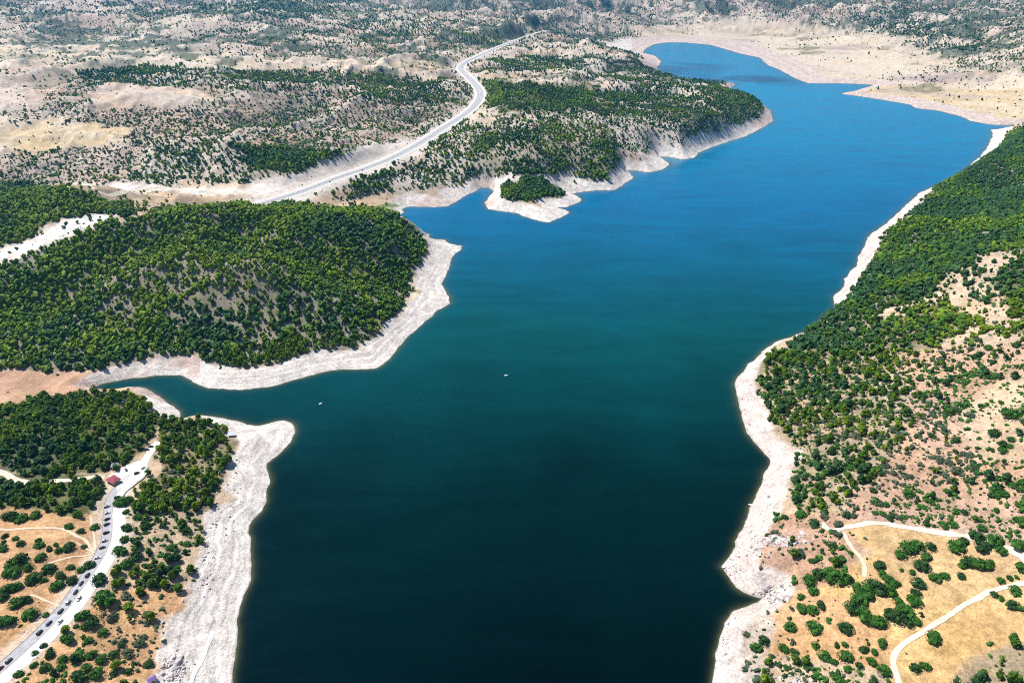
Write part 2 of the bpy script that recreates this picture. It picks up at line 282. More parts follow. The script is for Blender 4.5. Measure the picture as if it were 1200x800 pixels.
#@@PART2
# ------------------------------------------------------------------ land cover: soil colour (albedo), pines and shrubs per 100 m2, clumping
SOIL = dict(beach=(.80,.73,.675), pink=(.50,.325,.23), tan=(.54,.405,.285), orange=(.55,.335,.18), gold=(.60,.395,.19), grey=(.53,.455,.39), bad=(.51,.39,.315),
            pale=(.69,.56,.41), straw=(.64,.50,.31), scar=(.70,.65,.61), rust=(.44,.28,.20), olive=(.22,.21,.10), mud=(.48,.37,.33), green=(.12,.22,.04), fieldpink=(.62,.48,.38))
R = [
 # far country
 ([(-900,-80),(2100,-80),(2100,140),(-900,140)], 2200, 20000, 'bad', 0.14, .55, .75),
 ([(-900,70),(620,70),(620,130),(-900,130)], 1500, 3200, 'bad', 0.34, 1.3, .55),
 ([(-300,42),(170,42),(230,56),(300,66),(420,72),(420,84),(300,80),(220,88),(-300,92)], 1800, 3600, 'pale', .04, .30, .6),
 ([(-300,92),(60,76),(100,90),(50,115),(30,150),(-300,150)], 1400, 2800, 'fieldpink', .04, .30, .6),
 ([(120,62),(200,64),(350,74),(470,64),(530,72),(520,84),(420,80),(330,82),(140,70)], 1800, 3300, 'pale', .03, .22, .6),
 ([(400,72),(500,70),(540,76),(535,92),(470,94),(400,90)], 1800, 3000, 'pale', .03, .25, .6),
 ([(90,84),(150,76),(220,78),(300,86),(350,96),(250,98),(160,104),(100,98)], 1700, 2700, 'grey', 1.3, .3, .5),
 ([(230,80),(340,84),(520,86),(545,112),(500,128),(380,110),(280,106),(225,96)], 1600, 2600, 'bad', 1.3, 2.2, .5),
 ([(310,44),(420,24),(500,30),(600,46),(560,60),(470,60),(380,60)], 2500, 5200, 'bad', 0.34, .7, .6),
 ([(480,70),(540,64),(560,60),(700,56),(760,70),(700,84),(580,88),(560,82)], 2200, 4200, 'tan', 0.14, .1, .8),
 ([(565,72),(600,66),(650,70),(690,68),(700,78),(640,82),(580,88),(566,84)], 2200, 3600, 'grey', 1.59, .3, .45),
 ([(690,66),(760,70),(830,94),(860,96),(862,106),(780,100),(700,96),(660,84)], 2000, 3600, 'grey', 0.72, .3, .6),
 ([(470,76),(560,84),(700,100),(720,106),(640,104),(560,96),(480,92)], 2000, 3000, 'tan', 0.11, .1, .6),
 ([(740,32),(860,22),(960,30),(1100,50),(1130,72),(1060,92),(960,98),(900,80),(830,54),(760,52)], 2200, 6500, 'pale', .005, .03, .7),
 ([(800,44),(870,38),(905,44),(880,50),(830,52)], 2500, 6500, 'mud', 0.0, .0, .5),
 ([(930,60),(960,52),(1005,54),(1010,62),(960,66),(940,66)], 2500, 5500, 'mud', 0.0, .0, .5),
 ([(990,100),(1100,78),(1200,84),(1400,90),(1400,150),(1190,150),(1100,131),(1030,117)], 2000, 4000, 'straw', .01, .10, .6),
 ([(1020,92),(1100,78),(1180,92),(1200,100),(1060,102)], 2200, 4000, 'mud', 0.06, .14, .6),
 ([(1040,52),(1110,44),(1400,40),(1400,86),(1200,90),(1160,86),(1120,70),(1060,52)], 2500, 5000, 'bad', 0.25, .35, .55),
 ([(1000,14),(1060,8),(1100,30),(1080,42),(1020,34)], 3500, 8000, 'grey', 0.72, .3, .5),
 ([(230,4),(300,0),(420,-6),(420,10),(330,20),(240,16)], 3500, 9000, 'grey', 0.4, .2, .6),
 # hills beyond the highway
 ([(-300,150),(0,135),(60,118),(150,120),(240,124),(330,130),(450,130),(530,128),(545,150),(480,185),(400,205),(330,215),(-300,215)], 1180, 2000, 'bad', 0.4, 3.9, .42),
 ([(100,108),(140,96),(180,104),(240,106),(242,116),(200,124),(130,130),(104,128)], 1500, 2300, 'fieldpink', 0.0, .03, .4),
 ([(0,140),(60,140),(150,152),(150,166),(40,180),(-100,178),(-300,170)], 1250, 2000, 'straw', .02, .30, .6),
 ([(170,150),(190,168),(220,168),(200,190),(170,215),(150,215),(180,180)], 1180, 1700, 'grey', 1.74, 1.2, .5),
 ([(190,172),(240,170),(330,172),(422,182),(400,190),(360,196),(330,215),(200,222),(170,215)], 1150, 1600, 'grey', 2.32, .9, .45),
 ([(260,168),(330,171),(424,182),(400,192),(340,200),(300,196)], 1150, 1600, 'olive', 5.51, .5, .2),
 ([(-100,212),(60,214),(160,214),(300,214),(360,218),(310,236),(240,252),(150,262),(60,240),(-100,220)], 1100, 1500, 'tan', 0.09, .3, .7),
 ([(60,218),(100,214),(300,222),(300,228),(100,224)], 1100, 1500, 'beach', 0.0, .02, .6),
 ([(300,216),(420,178),(480,160),(500,170),(420,212),(330,244),(290,244)], 1150, 1700, 'scar', 0.01, .1, .8),
 # hills between the highway and the lake
 ([(420,206),(480,190),(530,150),(556,134),(600,132),(700,135),(720,150),(740,190),(735,215),(690,226),(600,224),(530,222),(450,236),(400,240)], 1180, 1900, 'grey', 1.98, 2.0, .40),
 ([(500,180),(560,160),(640,165),(715,200),(720,212),(600,212),(520,200)], 1200, 1800, 'grey', 2.09, .8, .35),
 ([(555,92),(700,104),(800,106),(820,120),(740,132),(640,134),(580,130),(562,112)], 1700, 2700, 'olive', 3.33, .6, .35),
 ([(700,104),(830,98),(880,108),(906,136),(890,150),(820,176),(770,180),(720,176),(650,160),(590,135),(700,128)], 1600, 2500, 'grey', 1.56, 2.2, .40),
 ([(820,108),(860,106),(890,118),(895,128),(840,128)], 1700, 2500, 'tan', 1.16, .5, .4),
 ([(535,130),(560,128),(580,152),(566,150)], 1600, 2100, 'tan', 0.02, .05, .6),
 ([(400,240),(440,225),(470,222),(530,218),(520,236),(470,245),(440,250)], 1180, 1420, 'tan', 0.06, .15, .6),
 ([(445,206),(500,200),(535,214),(500,224),(452,226)], 1180, 1420, 'grey', 1.25, .5, .4),
 ([(720,178),(775,184),(770,192),(730,196),(700,186)], 1350, 1800, 'mud', 0.17, .5, .6),
 # islet and its pale neck
 ([(535,218),(570,206),(600,203),(662,205),(700,217),(724,225),(660,232),(560,228)], 1240, 1500, 'beach', 0.02, .12, .7),
 ([(540,150),(640,150),(722,176),(736,206),(716,213),(660,204),(610,202),(560,206)], 1330, 1560, 'grey', 2.9, 1.8, .42),
 ([(578,222),(590,211),(620,206),(650,212),(667,222),(660,234),(620,238),(590,234)], 1200, 1500, 'olive', 8.7, .5, .02),
 # left ridges and the wooded headland
 ([(-400,205),(0,208),(90,222),(160,246),(150,256),(100,250),(60,254),(0,300),(-400,340)], 850, 1250, 'olive', 5.51, .6, .25),
 ([(-400,420),(-400,350),(0,306),(60,288),(130,264),(220,240),(300,235),(440,236),(480,262),(508,285),(508,310),(485,330),(485,350),(450,390),(410,408),(330,424),(260,432),(232,420),(180,416),(120,432),(60,436),(-100,440)], 560, 1170, 'grey', 5.65, .6, .25),
 ([(70,330),(130,310),(200,290),(240,300),(300,300),(380,320),(440,350),(420,390),(330,410),(250,390),(150,380),(80,400),(30,390)], 560, 1000, 'grey', 3.9, 1.6, .36),
 ([(0,310),(80,290),(60,330),(0,360)], 560, 1000, 'grey', 3.19, .7, .45),
 ([(60,300),(170,268),(130,300),(60,345),(0,380),(0,350)], 560, 1000, 'olive', 6.67, .4, .1),
 ([(485,330),(520,310),(515,350),(470,392),(440,404),(480,360)], 600, 1100, 'pale', 0.06, .35, .8),
 ([(480,265),(515,285),(520,320),(495,335),(500,300)], 700, 1250, 'pale', 0.06, .25, .8),
 ([(-200,332),(0,299),(36,279),(66,258),(100,250),(134,253),(122,264),(76,283),(30,300),(0,314),(-200,352)], 780, 1120, 'beach', 0.03, .2, .7),
 # the dry arm of the inlet
 ([(-400,432),(0,432),(60,436),(120,432),(232,416),(240,440),(130,456),(118,462),(60,464),(30,468),(0,482),(-400,490)], 500, 760, 'pink', 0.0, .01, .8),
 # near left shore
 ([(-500,486),(0,480),(30,467),(60,464),(120,458),(178,462),(192,488),(170,520),(150,542),(118,552),(40,556),(0,552),(-500,556)], 380, 640, 'olive', 4.35, .7, .22),
 ([(-500,556),(0,556),(112,556),(130,575),(128,592),(100,610),(60,600),(0,606),(-500,620)], 340, 520, 'olive', 3.77, .8, .25),
 ([(-500,604),(0,592),(50,596),(80,604),(110,598),(128,596),(122,640),(100,684),(0,788),(-200,1000),(-700,1000)], 120, 480, 'orange', 0.01, .6, .6),
 ([(190,492),(230,489),(262,494),(274,512),(268,550),(252,590),(244,620),(215,640),(180,640),(160,610),(168,575),(190,548),(180,520)], 330, 560, 'tan', 4.78, 2.2, .30),
 ([(150,590),(180,600),(244,600),(240,660),(230,690),(200,690),(150,690),(120,690),(140,640)], 290, 470, 'tan', 2.17, 3.4, .40),
 ([(0,800),(120,690),(230,685),(225,720),(205,760),(185,800),(100,1000),(-300,1000)], 120, 400, 'orange', 0.52, 3.2, .42),
 # right shore
 ([(1010,300),(1160,160),(1200,150),(1800,100),(1800,330),(1200,300),(1150,310),(1100,350),(1040,360),(985,385),(960,390),(920,405),(960,370),(985,345)], 560, 2400, 'grey', 5.37, .9, .24),
 ([(1150,300),(1200,290),(1800,300),(1800,420),(1200,420),(1130,420),(1060,440),(1000,400),(1060,360)], 350, 1100, 'tan', 1.3, .9, .55),
 ([(1160,330),(1210,290),(1500,290),(1500,380),(1200,390)], 350, 1100, 'olive', 3.77, .5, .2),
 ([(870,440),(925,398),(990,372),(1060,372),(1110,350),(1130,380),(1090,420),(1000,470),(900,480)], 450, 800, 'tan', 4.21, 1.2, .30),
 ([(866,450),(920,430),(1080,410),(1150,440),(1130,500),(1000,600),(940,600),(900,560),(890,500)], 330, 700, 'tan', 2.6, 4.2, .34),
 ([(1060,410),(1200,400),(1800,400),(1800,620),(1200,640),(1150,620),(1000,615),(980,600),(1060,520)], 200, 640, 'pink', 0.6, 6.2, .40),
 ([(1120,480),(1200,430),(1800,430),(1800,560),(1200,540),(1140,540)], 200, 560, 'tan', 0.1, 2.8, .48),
 ([(870,630),(900,600),(980,600),(1010,640),(1000,690),(930,690),(880,680)], 250, 460, 'rust', 0.17, 3.4, .42),
 ([(980,612),(1060,616),(1200,650),(1800,640),(1800,1100),(900,1100),(1000,760),(940,700),(980,680),(1020,650)], 100, 460, 'gold', 0.01, .10, .7),
 ([(880,700),(940,690),(1010,700),(1040,740),(1040,800),(1000,1000),(700,1000),(840,800),(850,740)], 100, 400, 'orange', 0.11, 1.5, .52),
 ([(845,760),(960,770),(1050,790),(1060,1000),(800,1000)], 100, 360, 'tan', 0.34, 4.2, .38),
 ([(860,700),(890,706),(905,730),(890,800),(850,800)], 100, 380, 'grey', 0.23, 3.4, .42),
 ([(1120,790),(1145,770),(1200,750),(1800,760),(1800,1100),(1100,1100)], 100, 400, 'tan', 2.61, .8, .35),
]
def cover(x, y, z):
    u, v, _ = proj(x, y, z)
    n = len(x); soil = np.zeros((n, 3)) + np.array(SOIL['tan']); pine = np.full(n, .3); shr = np.full(n, .35); pat = np.full(n, .6)
    # ragged region borders
    k = np.clip(y/900, .5, 1.0)
    du = (fbm(x, y, 45, 5, 61, .65)-.5)*44*k; dv = (fbm(x, y, 45, 5, 67, .65)-.5)*17*k
    uu = u+du; vv = v+dv
    for poly, y0, y1, s, p, sh, c in R:
        m = (y > y0) & (y < y1); idx = np.nonzero(m)[0]
        q = idx[in_poly(uu[idx], vv[idx], poly)]
        soil[q] = SOIL[s]; pine[q] = p; shr[q] = sh; pat[q] = c
    return soil, pine, shr, pat, u, v

x_, y_, z_ = X.ravel(), Y.ravel(), Z.ravel(); d_ = D.ravel(); b_ = BWF.ravel()
soil, pine_, shr_, pat_, u_, v_ = cover(x_, y_, z_)
# soften soil borders along the grid
sg = soil.reshape(NJ, NI, 3)
for _ in range(2):
    sg = (np.roll(sg, 2, 0)+np.roll(sg, -2, 0)+np.roll(sg, 2, 1)+np.roll(sg, -2, 1)+sg)/5
soil = sg.reshape(-1, 3)
n1 = fbm(x_, y_, 38, 4, 71); n2 = fbm(x_, y_, 9, 3, 73); n3 = fbm(x_, y_, 300, 4, 79); n4 = fbm(x_, y_, 90, 3, 83)
soil = soil*(0.60+0.52*n1+0.26*n2)[:, None]
soil = soil*(1+(fbm(x_, y_, 3.2, 3, 177)-.5)*.55*np.clip((900-y_)/500, 0, 1))[:, None]
soil = soil + (n4-.5)[:, None]*np.array([.10, .02, -.06])*np.clip(2500/y_, 0, 1)[:, None]
# pale rock and scrubby ground on the far hills
far = sstep(1300, 2600, y_)
rock = sstep(.55, .75, ridged(x_, y_, 170, 4, 97))*far*.5*(1-flat.ravel())
r1_ = R1.ravel(); hills = sstep(1180, 1450, y_)*(1-flat.ravel())
rock = np.maximum(rock, sstep(.06, .26, r1_)*hills*.60)*(1-sstep(1.6, 3.0, pine_)*.6)
soil = soil*(1-rock[:, None]) + np.array([.68, .585, .50])*rock[:, None]
fl = flat.ravel()*sstep(2000, 2500, y_); f1 = fbm(x_+.6*y_, y_*.7, 260, 4, 171); f2_ = fbm(x_-.4*y_, y_*.8, 180, 4, 173)
for msk, col_ in ((sstep(.56, .585, f1), (.70, .60, .47)), (sstep(.42, .40, f1), (.50, .39, .335)), (sstep(.60, .62, f2_), (.58, .46, .33)), (sstep(.66, .69, f2_), (.20, .20, .12))):
    k_ = (msk*fl*.75)[:, None]; soil = soil*(1-k_)+np.array(col_)*k_
cream = sstep(.53, .57, fbm(x_, y_*1.8, 330, 4, 119))*sstep(2300, 3000, y_)*.75
soil = soil*(1-cream[:, None]) + np.array([.66, .56, .45])*cream[:, None]
scr = sstep(.475, .535, n3*.4+fbm(x_, y_, 60, 5, 99, .62)*.6-.05*sstep(3600, 2400, y_))*far*(1-flat.ravel()*.95)*.85
scr = scr*np.clip((shr_+pine_)/.25, 0, 1)
scr = np.maximum(scr, sstep(-.06, -.24, r1_)*hills*.55*np.clip((shr_+pine_)/.25, 0, 1))
soil = soil*(1-scr[:, None]) + np.array([.058, .098, .066])*scr[:, None]
# green ground under close woods, and scrub too low to be bushes
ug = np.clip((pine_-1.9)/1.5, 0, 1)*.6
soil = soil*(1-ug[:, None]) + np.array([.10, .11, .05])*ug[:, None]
# the bleached band that the water has left, with its strand lines
bn = d_ + (fbm(x_, y_, 20, 3, 101)-.5)*b_*.7
bare = (1-sstep(b_*.92, b_*1.12+2, bn))
beach = np.array(SOIL['beach'])[None]*(0.80+0.30*n2+0.12*(n1-.5))[:, None]
strand = np.sin(z_*5.0+fbm(x_, y_, 30, 2, 103)*5)*.5+.5
st2 = sstep(.55, .95, np.sin(z_*8.5+fbm(x_, y_, 45, 2, 109)*4)*.5+.5)
beach = beach*(1-.22*strand*sstep(.30, .62, n1)-.20*st2*sstep(.62, .35, n1))[:, None]
redm = ((u_ < 235) & (v_ > 405) & (v_ < 480) & (y_ > 480))*sstep(.3, .55, fbm(x_, y_*2.2, 40, 3, 107))
redm = np.maximum(redm, ((u_ > 430) & (u_ < 580) & (v_ < 242) & (v_ > 205) & (y_ > 1200))*sstep(.3, .6, n1)*.8)
redm = np.maximum(redm, ((u_ > 850) & (v_ > 440))*sstep(.50, .70, n1)*.40)
redm = np.maximum(redm, ((u_ > 740) & (v_ < 150) & (y_ > 2000))*(.75+.25*np.sin(z_*2.4+n1*4)))
redm = np.maximum(redm, ((u_ > 850) & (v_ > 200))*.45)
beach = beach*(1-redm[:, None]*.62) + np.array([.50, .335, .275])*redm[:, None]*.62
bare = bare[:, None]
soil = soil*(1-bare) + beach*bare
wet = (1-sstep(.15, 1.3, d_))[:, None]; soil = soil*(1-.35*wet)
gm = (1-sstep(.5, 1.0, ((u_-455)/17)**2+((v_-241)/3.2)**2+(n2-.5)*2))*(y_ > 1150)*.8
soil = soil*(1-gm[:, None]) + np.array(SOIL['green'])*gm[:, None]
# embankments of the highway and verges of the near road
hv = (1-sstep(26, 50, HD.ravel()+22*(n1-.5)))[:, None]*.85*(Y.ravel() < 3300)[:, None]; soil = soil*(1-hv)+np.array([.62, .54, .48])*hv
rv = (1-sstep(11, 17, RD.ravel()+6*(n2-.5)))[:, None]*.7; soil = soil*(1-rv)+np.array([.62, .52, .42])*rv
soil = np.clip(soil, .02, .80)

def mesh_np(name, V, F, mat=None, smooth=False, parent=None, quads=True, attrs=None):
    me = bpy.data.meshes.new(name); V = np.asarray(V, np.float32); F = np.asarray(F, np.int32); k = F.shape[1]
    me.vertices.add(len(V)); me.vertices.foreach_set('co', V.ravel())
    me.loops.add(F.size); me.loops.foreach_set('vertex_index', F.ravel())
    me.polygons.add(len(F)); me.polygons.foreach_set('loop_start', np.arange(0, F.size, k, dtype=np.int32))
    me.polygons.foreach_set('loop_total', np.full(len(F), k, np.int32))
    me.polygons.foreach_set('use_smooth', np.full(len(F), smooth, bool))
    for an, val in (attrs or {}).items():
        val = np.asarray(val, np.float32)
        if val.ndim == 2:
            a = me.attributes.new(an, 'FLOAT_COLOR', 'POINT'); a.data.foreach_set('color', np.column_stack([val, np.ones(len(val), np.float32)]).astype(np.float32).ravel())
        else:
            a = me.attributes.new(an, 'FLOAT', 'POINT'); a.data.foreach_set('value', val.ravel())
    me.update(calc_edges=True)
    if mat: me.materials.append(mat)
    o = bpy.data.objects.new(name, me); COL.objects.link(o)
    if parent is not None: o.parent = parent
    return o

# ------------------------------------------------------------------ materials
def new_mat(name):
    m = bpy.data.materials.new(name); m.use_nodes = True; t = m.node_tree
    return m, t, t.nodes['Principled BSDF']
def N(t, typ, **kw):
    n = t.nodes.new(typ)
    for k, v in kw.items():
        if k.startswith('i_'): n.inputs[k[2:].replace('_', ' ')].default_value = v
        else: setattr(n, k, v)
    return n
def ground_material():
    m, t, b = new_mat('ground'); L = t.links.new
    a = N(t, 'ShaderNodeAttribute', attribute_name='soil')
    g = N(t, 'ShaderNodeNewGeometry')
    n1 = N(t, 'ShaderNodeTexNoise', i_Scale=.55, i_Detail=5.0, i_Roughness=.65); n2 = N(t, 'ShaderNodeTexNoise', i_Scale=.09, i_Detail=6.0, i_Roughness=.7)
    L(g.outputs['Position'], n1.inputs['Vector']); L(g.outputs['Position'], n2.inputs['Vector'])
    r1 = N(t, 'ShaderNodeMapRange'); r1.inputs[1].default_value = .30; r1.inputs[2].default_value = .72; r1.inputs[3].default_value = .62; r1.inputs[4].default_value = 1.20
    r2 = N(t, 'ShaderNodeMapRange'); r2.inputs[1].default_value = .32; r2.inputs[2].default_value = .68; r2.inputs[3].default_value = .72; r2.inputs[4].default_value = 1.18
    L(n1.outputs[0], r1.inputs[0]); L(n2.outputs[0], r2.inputs[0])
    mu = N(t, 'ShaderNodeMath', operation='MULTIPLY'); L(r1.outputs[0], mu.inputs[0]); L(r2.outputs[0], mu.inputs[1])
    n3 = N(t, 'ShaderNodeTexNoise', i_Scale=1.1, i_Detail=3.0, i_Roughness=.7); L(g.outputs['Position'], n3.inputs['Vector'])
    r3 = N(t, 'ShaderNodeMapRange'); r3.inputs[1].default_value = .53; r3.inputs[2].default_value = .68; r3.inputs[3].default_value = 1.06; r3.inputs[4].default_value = .44; L(n3.outputs[0], r3.inputs[0])
    m2 = N(t, 'ShaderNodeMath', operation='MULTIPLY'); L(mu.outputs[0], m2.inputs[0]); L(r3.outputs[0], m2.inputs[1]); mu = m2
    vm = N(t, 'ShaderNodeVectorMath', operation='SCALE'); L(a.outputs['Color'], vm.inputs[0]); L(mu.outputs[0], vm.inputs['Scale'])
    L(vm.outputs[0], b.inputs['Base Color']); b.inputs['Roughness'].default_value = 1.0; b.inputs['Specular IOR Level'].default_value = .05
    bp = N(t, 'ShaderNodeBump'); bp.inputs['Strength'].default_value = .8; bp.inputs['Distance'].default_value = 1.3
    L(n1.outputs[0], bp.inputs['Height']); L(bp.outputs[0], b.inputs['Normal'])
    return m
def water_material():
    m, t, b = new_mat('lake_water'); L = t.links.new
    sh = N(t, 'ShaderNodeAttribute', attribute_name='shallow')
    g = N(t, 'ShaderNodeNewGeometry')
    n0 = N(t, 'ShaderNodeTexNoise', i_Scale=.006, i_Detail=4.0)
    mp = N(t, 'ShaderNodeMapping'); mp.inputs['Scale'].default_value = (1, .35, 1); mp.inputs['Rotation'].default_value = (0, 0, .5)
    L(g.outputs['Position'], mp.inputs[0]); L(mp.outputs[0], n0.inputs['Vector'])
    # near-black to far-blue ramp paints sky reflection and haze into the colour; drifting patches
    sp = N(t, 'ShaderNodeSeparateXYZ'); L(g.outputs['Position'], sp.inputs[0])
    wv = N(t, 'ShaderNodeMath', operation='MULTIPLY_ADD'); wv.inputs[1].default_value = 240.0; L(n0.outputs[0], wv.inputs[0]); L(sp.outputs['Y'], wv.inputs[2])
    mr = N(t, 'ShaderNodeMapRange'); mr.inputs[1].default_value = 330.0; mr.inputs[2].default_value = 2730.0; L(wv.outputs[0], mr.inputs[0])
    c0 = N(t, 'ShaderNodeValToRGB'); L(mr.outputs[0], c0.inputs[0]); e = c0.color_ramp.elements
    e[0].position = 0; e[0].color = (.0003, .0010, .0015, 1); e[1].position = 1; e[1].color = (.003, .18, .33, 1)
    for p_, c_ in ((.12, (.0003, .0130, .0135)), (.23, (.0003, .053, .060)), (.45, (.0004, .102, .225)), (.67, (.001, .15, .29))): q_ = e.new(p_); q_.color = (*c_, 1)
    c1 = N(t, 'ShaderNodeMix', data_type='RGBA'); c1.inputs[7].default_value = (.10, .105, .050, 1)
    ms = N(t, 'ShaderNodeMapping'); ms.inputs['Scale'].default_value = (.0045, .015, 1); ms.inputs['Rotation'].default_value = (0, 0, -.6); L(g.outputs['Position'], ms.inputs[0])
    ns = N(t, 'ShaderNodeTexNoise', i_Scale=1.0, i_Detail=6.0, i_Roughness=.65, i_Distortion=1.6); L(ms.outputs[0], ns.inputs['Vector'])
    rs = N(t, 'ShaderNodeMapRange'); rs.inputs[1].default_value = .35; rs.inputs[2].default_value = .68; rs.inputs[3].default_value = .88; rs.inputs[4].default_value = 1.16; L(ns.outputs[0], rs.inputs[0])
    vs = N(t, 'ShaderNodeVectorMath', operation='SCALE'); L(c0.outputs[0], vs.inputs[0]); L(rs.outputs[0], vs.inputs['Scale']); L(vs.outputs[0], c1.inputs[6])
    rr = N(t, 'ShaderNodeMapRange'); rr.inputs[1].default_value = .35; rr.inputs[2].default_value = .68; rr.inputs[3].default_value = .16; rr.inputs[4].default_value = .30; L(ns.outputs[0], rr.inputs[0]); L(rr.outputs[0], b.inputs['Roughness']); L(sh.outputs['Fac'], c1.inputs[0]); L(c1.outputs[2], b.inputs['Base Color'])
    b.inputs['Roughness'].default_value = .22; b.inputs['IOR'].default_value = 1.33; b.inputs['Specular Tint'].default_value = (.05, .45, .8, 1); b.inputs['Specular IOR Level'].default_value = .2
    w1 = N(t, 'ShaderNodeTexNoise', i_Scale=.30, i_Detail=5.0, i_Roughness=.6); w2 = N(t, 'ShaderNodeTexNoise', i_Scale=.045, i_Detail=3.0)
    L(mp.outputs[0], w1.inputs['Vector']); L(mp.outputs[0], w2.inputs['Vector'])
    ad = N(t, 'ShaderNodeMath', operation='MULTIPLY_ADD'); ad.inputs[1].default_value = .35; L(w1.outputs[0], ad.inputs[0]); L(w2.outputs[0], ad.inputs[2])
    bp = N(t, 'ShaderNodeBump'); bp.inputs['Strength'].default_value = .22; bp.inputs['Distance'].default_value = 1.2
    L(ad.outputs[0], bp.inputs['Height']); L(bp.outputs[0], b.inputs['Normal'])
    return m
def plain(name, col, rough=.8, metal=0.0, spec=.3, noise=None):
    m, t, b = new_mat(name); b.inputs['Base Color'].default_value = (*col, 1); b.inputs['Roughness'].default_value = rough
    b.inputs['Metallic'].default_value = metal; b.inputs['Specular IOR Level'].default_value = spec
    if noise:
        g = N(t, 'ShaderNodeTexCoord'); n = N(t, 'ShaderNodeTexNoise', i_Scale=noise, i_Detail=4.0); t.links.new(g.outputs['Object'], n.inputs['Vector'])
        r = N(t, 'ShaderNodeMapRange'); r.inputs[1].default_value = .3; r.inputs[2].default_value = .7; r.inputs[3].default_value = .75; r.inputs[4].default_value = 1.15; t.links.new(n.outputs[0], r.inputs[0])
        v = N(t, 'ShaderNodeVectorMath', operation='SCALE'); v.inputs[0].default_value = col; t.links.new(r.outputs[0], v.inputs['Scale']); t.links.new(v.outputs[0], b.inputs['Base Color'])
    return m

# ------------------------------------------------------------------ ground, water, sky things
def grid_faces(nj, ni):
    q = (np.arange(nj-1)[:, None]*ni + np.arange(ni-1)[None]).ravel()
    return np.column_stack([q, q+1, q+ni+1, q+ni])
ter = mesh_np('ground', np.column_stack([x_, y_, z_]), grid_faces(NJ, NI), ground_material(), True, attrs={'soil': soil}); ter['kind'] = 'structure'
wj = np.arange(0, NJ, 2); wi = np.arange(0, NI, 2)
wj = wj[ys[wj] < 6500]
Xw, Yw, Dw = X[np.ix_(wj, wi)], Y[np.ix_(wj, wi)], D[np.ix_(wj, wi)]
shal = 0.7*np.exp(-np.clip(-Dw, 0, 400)/(.8+.0025*Yw))*np.clip(.45+1.1*fbm(Xw, Yw, 80, 2, 111), 0, 1)
keep = (Dw < 45)
f = grid_faces(len(wj), len(wi)); kf = keep.ravel()[f].any(1); f = f[kf]
used = np.unique(f); rem = np.zeros(Xw.size, np.int64); rem[used] = np.arange(len(used))
Vw = np.column_stack([Xw.ravel(), Yw.ravel(), np.zeros(Xw.size)])[used]
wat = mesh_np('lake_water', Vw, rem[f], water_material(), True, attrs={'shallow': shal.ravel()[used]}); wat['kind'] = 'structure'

def box_mesh(name, lo, hi, mat):
    V = [(x, y, z) for x in (lo[0], hi[0]) for y in (lo[1], hi[1]) for z in (lo[2], hi[2])]
    F = [(0,1,3,2),(4,6,7,5),(0,4,5,1),(2,3,7,6),(0,2,6,4),(1,5,7,3)]
    return mesh_np(name, V, F, mat)
hm_ = bpy.data.materials.new('haze'); hm_.use_nodes = True; t = hm_.node_tree; t.nodes.clear()
ho = t.nodes.new('ShaderNodeOutputMaterial'); pv = t.nodes.new('ShaderNodeVolumePrincipled')
pv.inputs['Color'].default_value = (.09, .50, 1.0, 1); pv.inputs['Density'].default_value = 5.2e-5; pv.inputs['Anisotropy'].default_value = .6
t.links.new(pv.outputs[0], ho.inputs['Volume'])
hz = box_mesh('haze', (-16000, -400, -19), (16000, 14600, float(Z.max())+60), hm_); hz['kind'] = 'stuff'
#@@PART3
# ------------------------------------------------------------------ clouds high above the far country (their shadows lie on the water and the hills)
def ico(sub):
    p = (1+5**.5)/2
    V = [(-1,p,0),(1,p,0),(-1,-p,0),(1,-p,0),(0,-1,p),(0,1,p),(0,-1,-p),(0,1,-p),(p,0,-1),(p,0,1),(-p,0,-1),(-p,0,1)]
    F = [(0,11,5),(0,5,1),(0,1,7),(0,7,10),(0,10,11),(1,5,9),(5,11,4),(11,10,2),(10,7,6),(7,1,8),(3,9,4),(3,4,2),(3,2,6),(3,6,8),(3,8,9),(4,9,5),(2,4,11),(6,2,10),(8,6,7),(9,8,1)]
    V = [np.array(v)/np.linalg.norm(v) for v in V]
    for _ in range(sub):
        c = {}; G = []
        def mid(a, b):
            k = (min(a, b), max(a, b))
            if k not in c:
                m = V[a]+V[b]; V.append(m/np.linalg.norm(m)); c[k] = len(V)-1
            return c[k]
        for a, b, d in F:
            x, y, z = mid(a, b), mid(b, d), mid(d, a); G += [(a,x,z),(b,y,x),(d,z,y),(x,y,z)]
        F = G
    return np.array(V), np.array(F)
I0, I1, I2, I3 = ico(0), ico(1), ico(2), ico(3)
class Bag:
    def __init__(s): s.V = []; s.F = []; s.T = []; s.n = 0
    def add(s, V, F, tint=None):
        s.V.append(V); s.F.append(np.asarray(F)+s.n); s.n += len(V); s.T.append(np.ones(len(V)) if tint is None else np.broadcast_to(tint, (len(V),)))
    def get(s): return np.vstack(s.V), np.vstack(s.F), np.concatenate(s.T)
def lump(r, c, sub=0, jit=.25, sq=(1, 1, 1), g=rng):
    V, F = (I0, I1, I2, I3)[sub]
    V = V*(1+jit*g.uniform(-1, 1, (len(V), 1)))*r*np.array(sq)
    a = g.uniform(0, 6.28); ca, sa = math.cos(a), math.sin(a)
    V = np.column_stack([V[:, 0]*ca-V[:, 1]*sa, V[:, 0]*sa+V[:, 1]*ca, V[:, 2]])
    return V+np.array(c), F
cg = np.random.default_rng(3); cb = Bag()
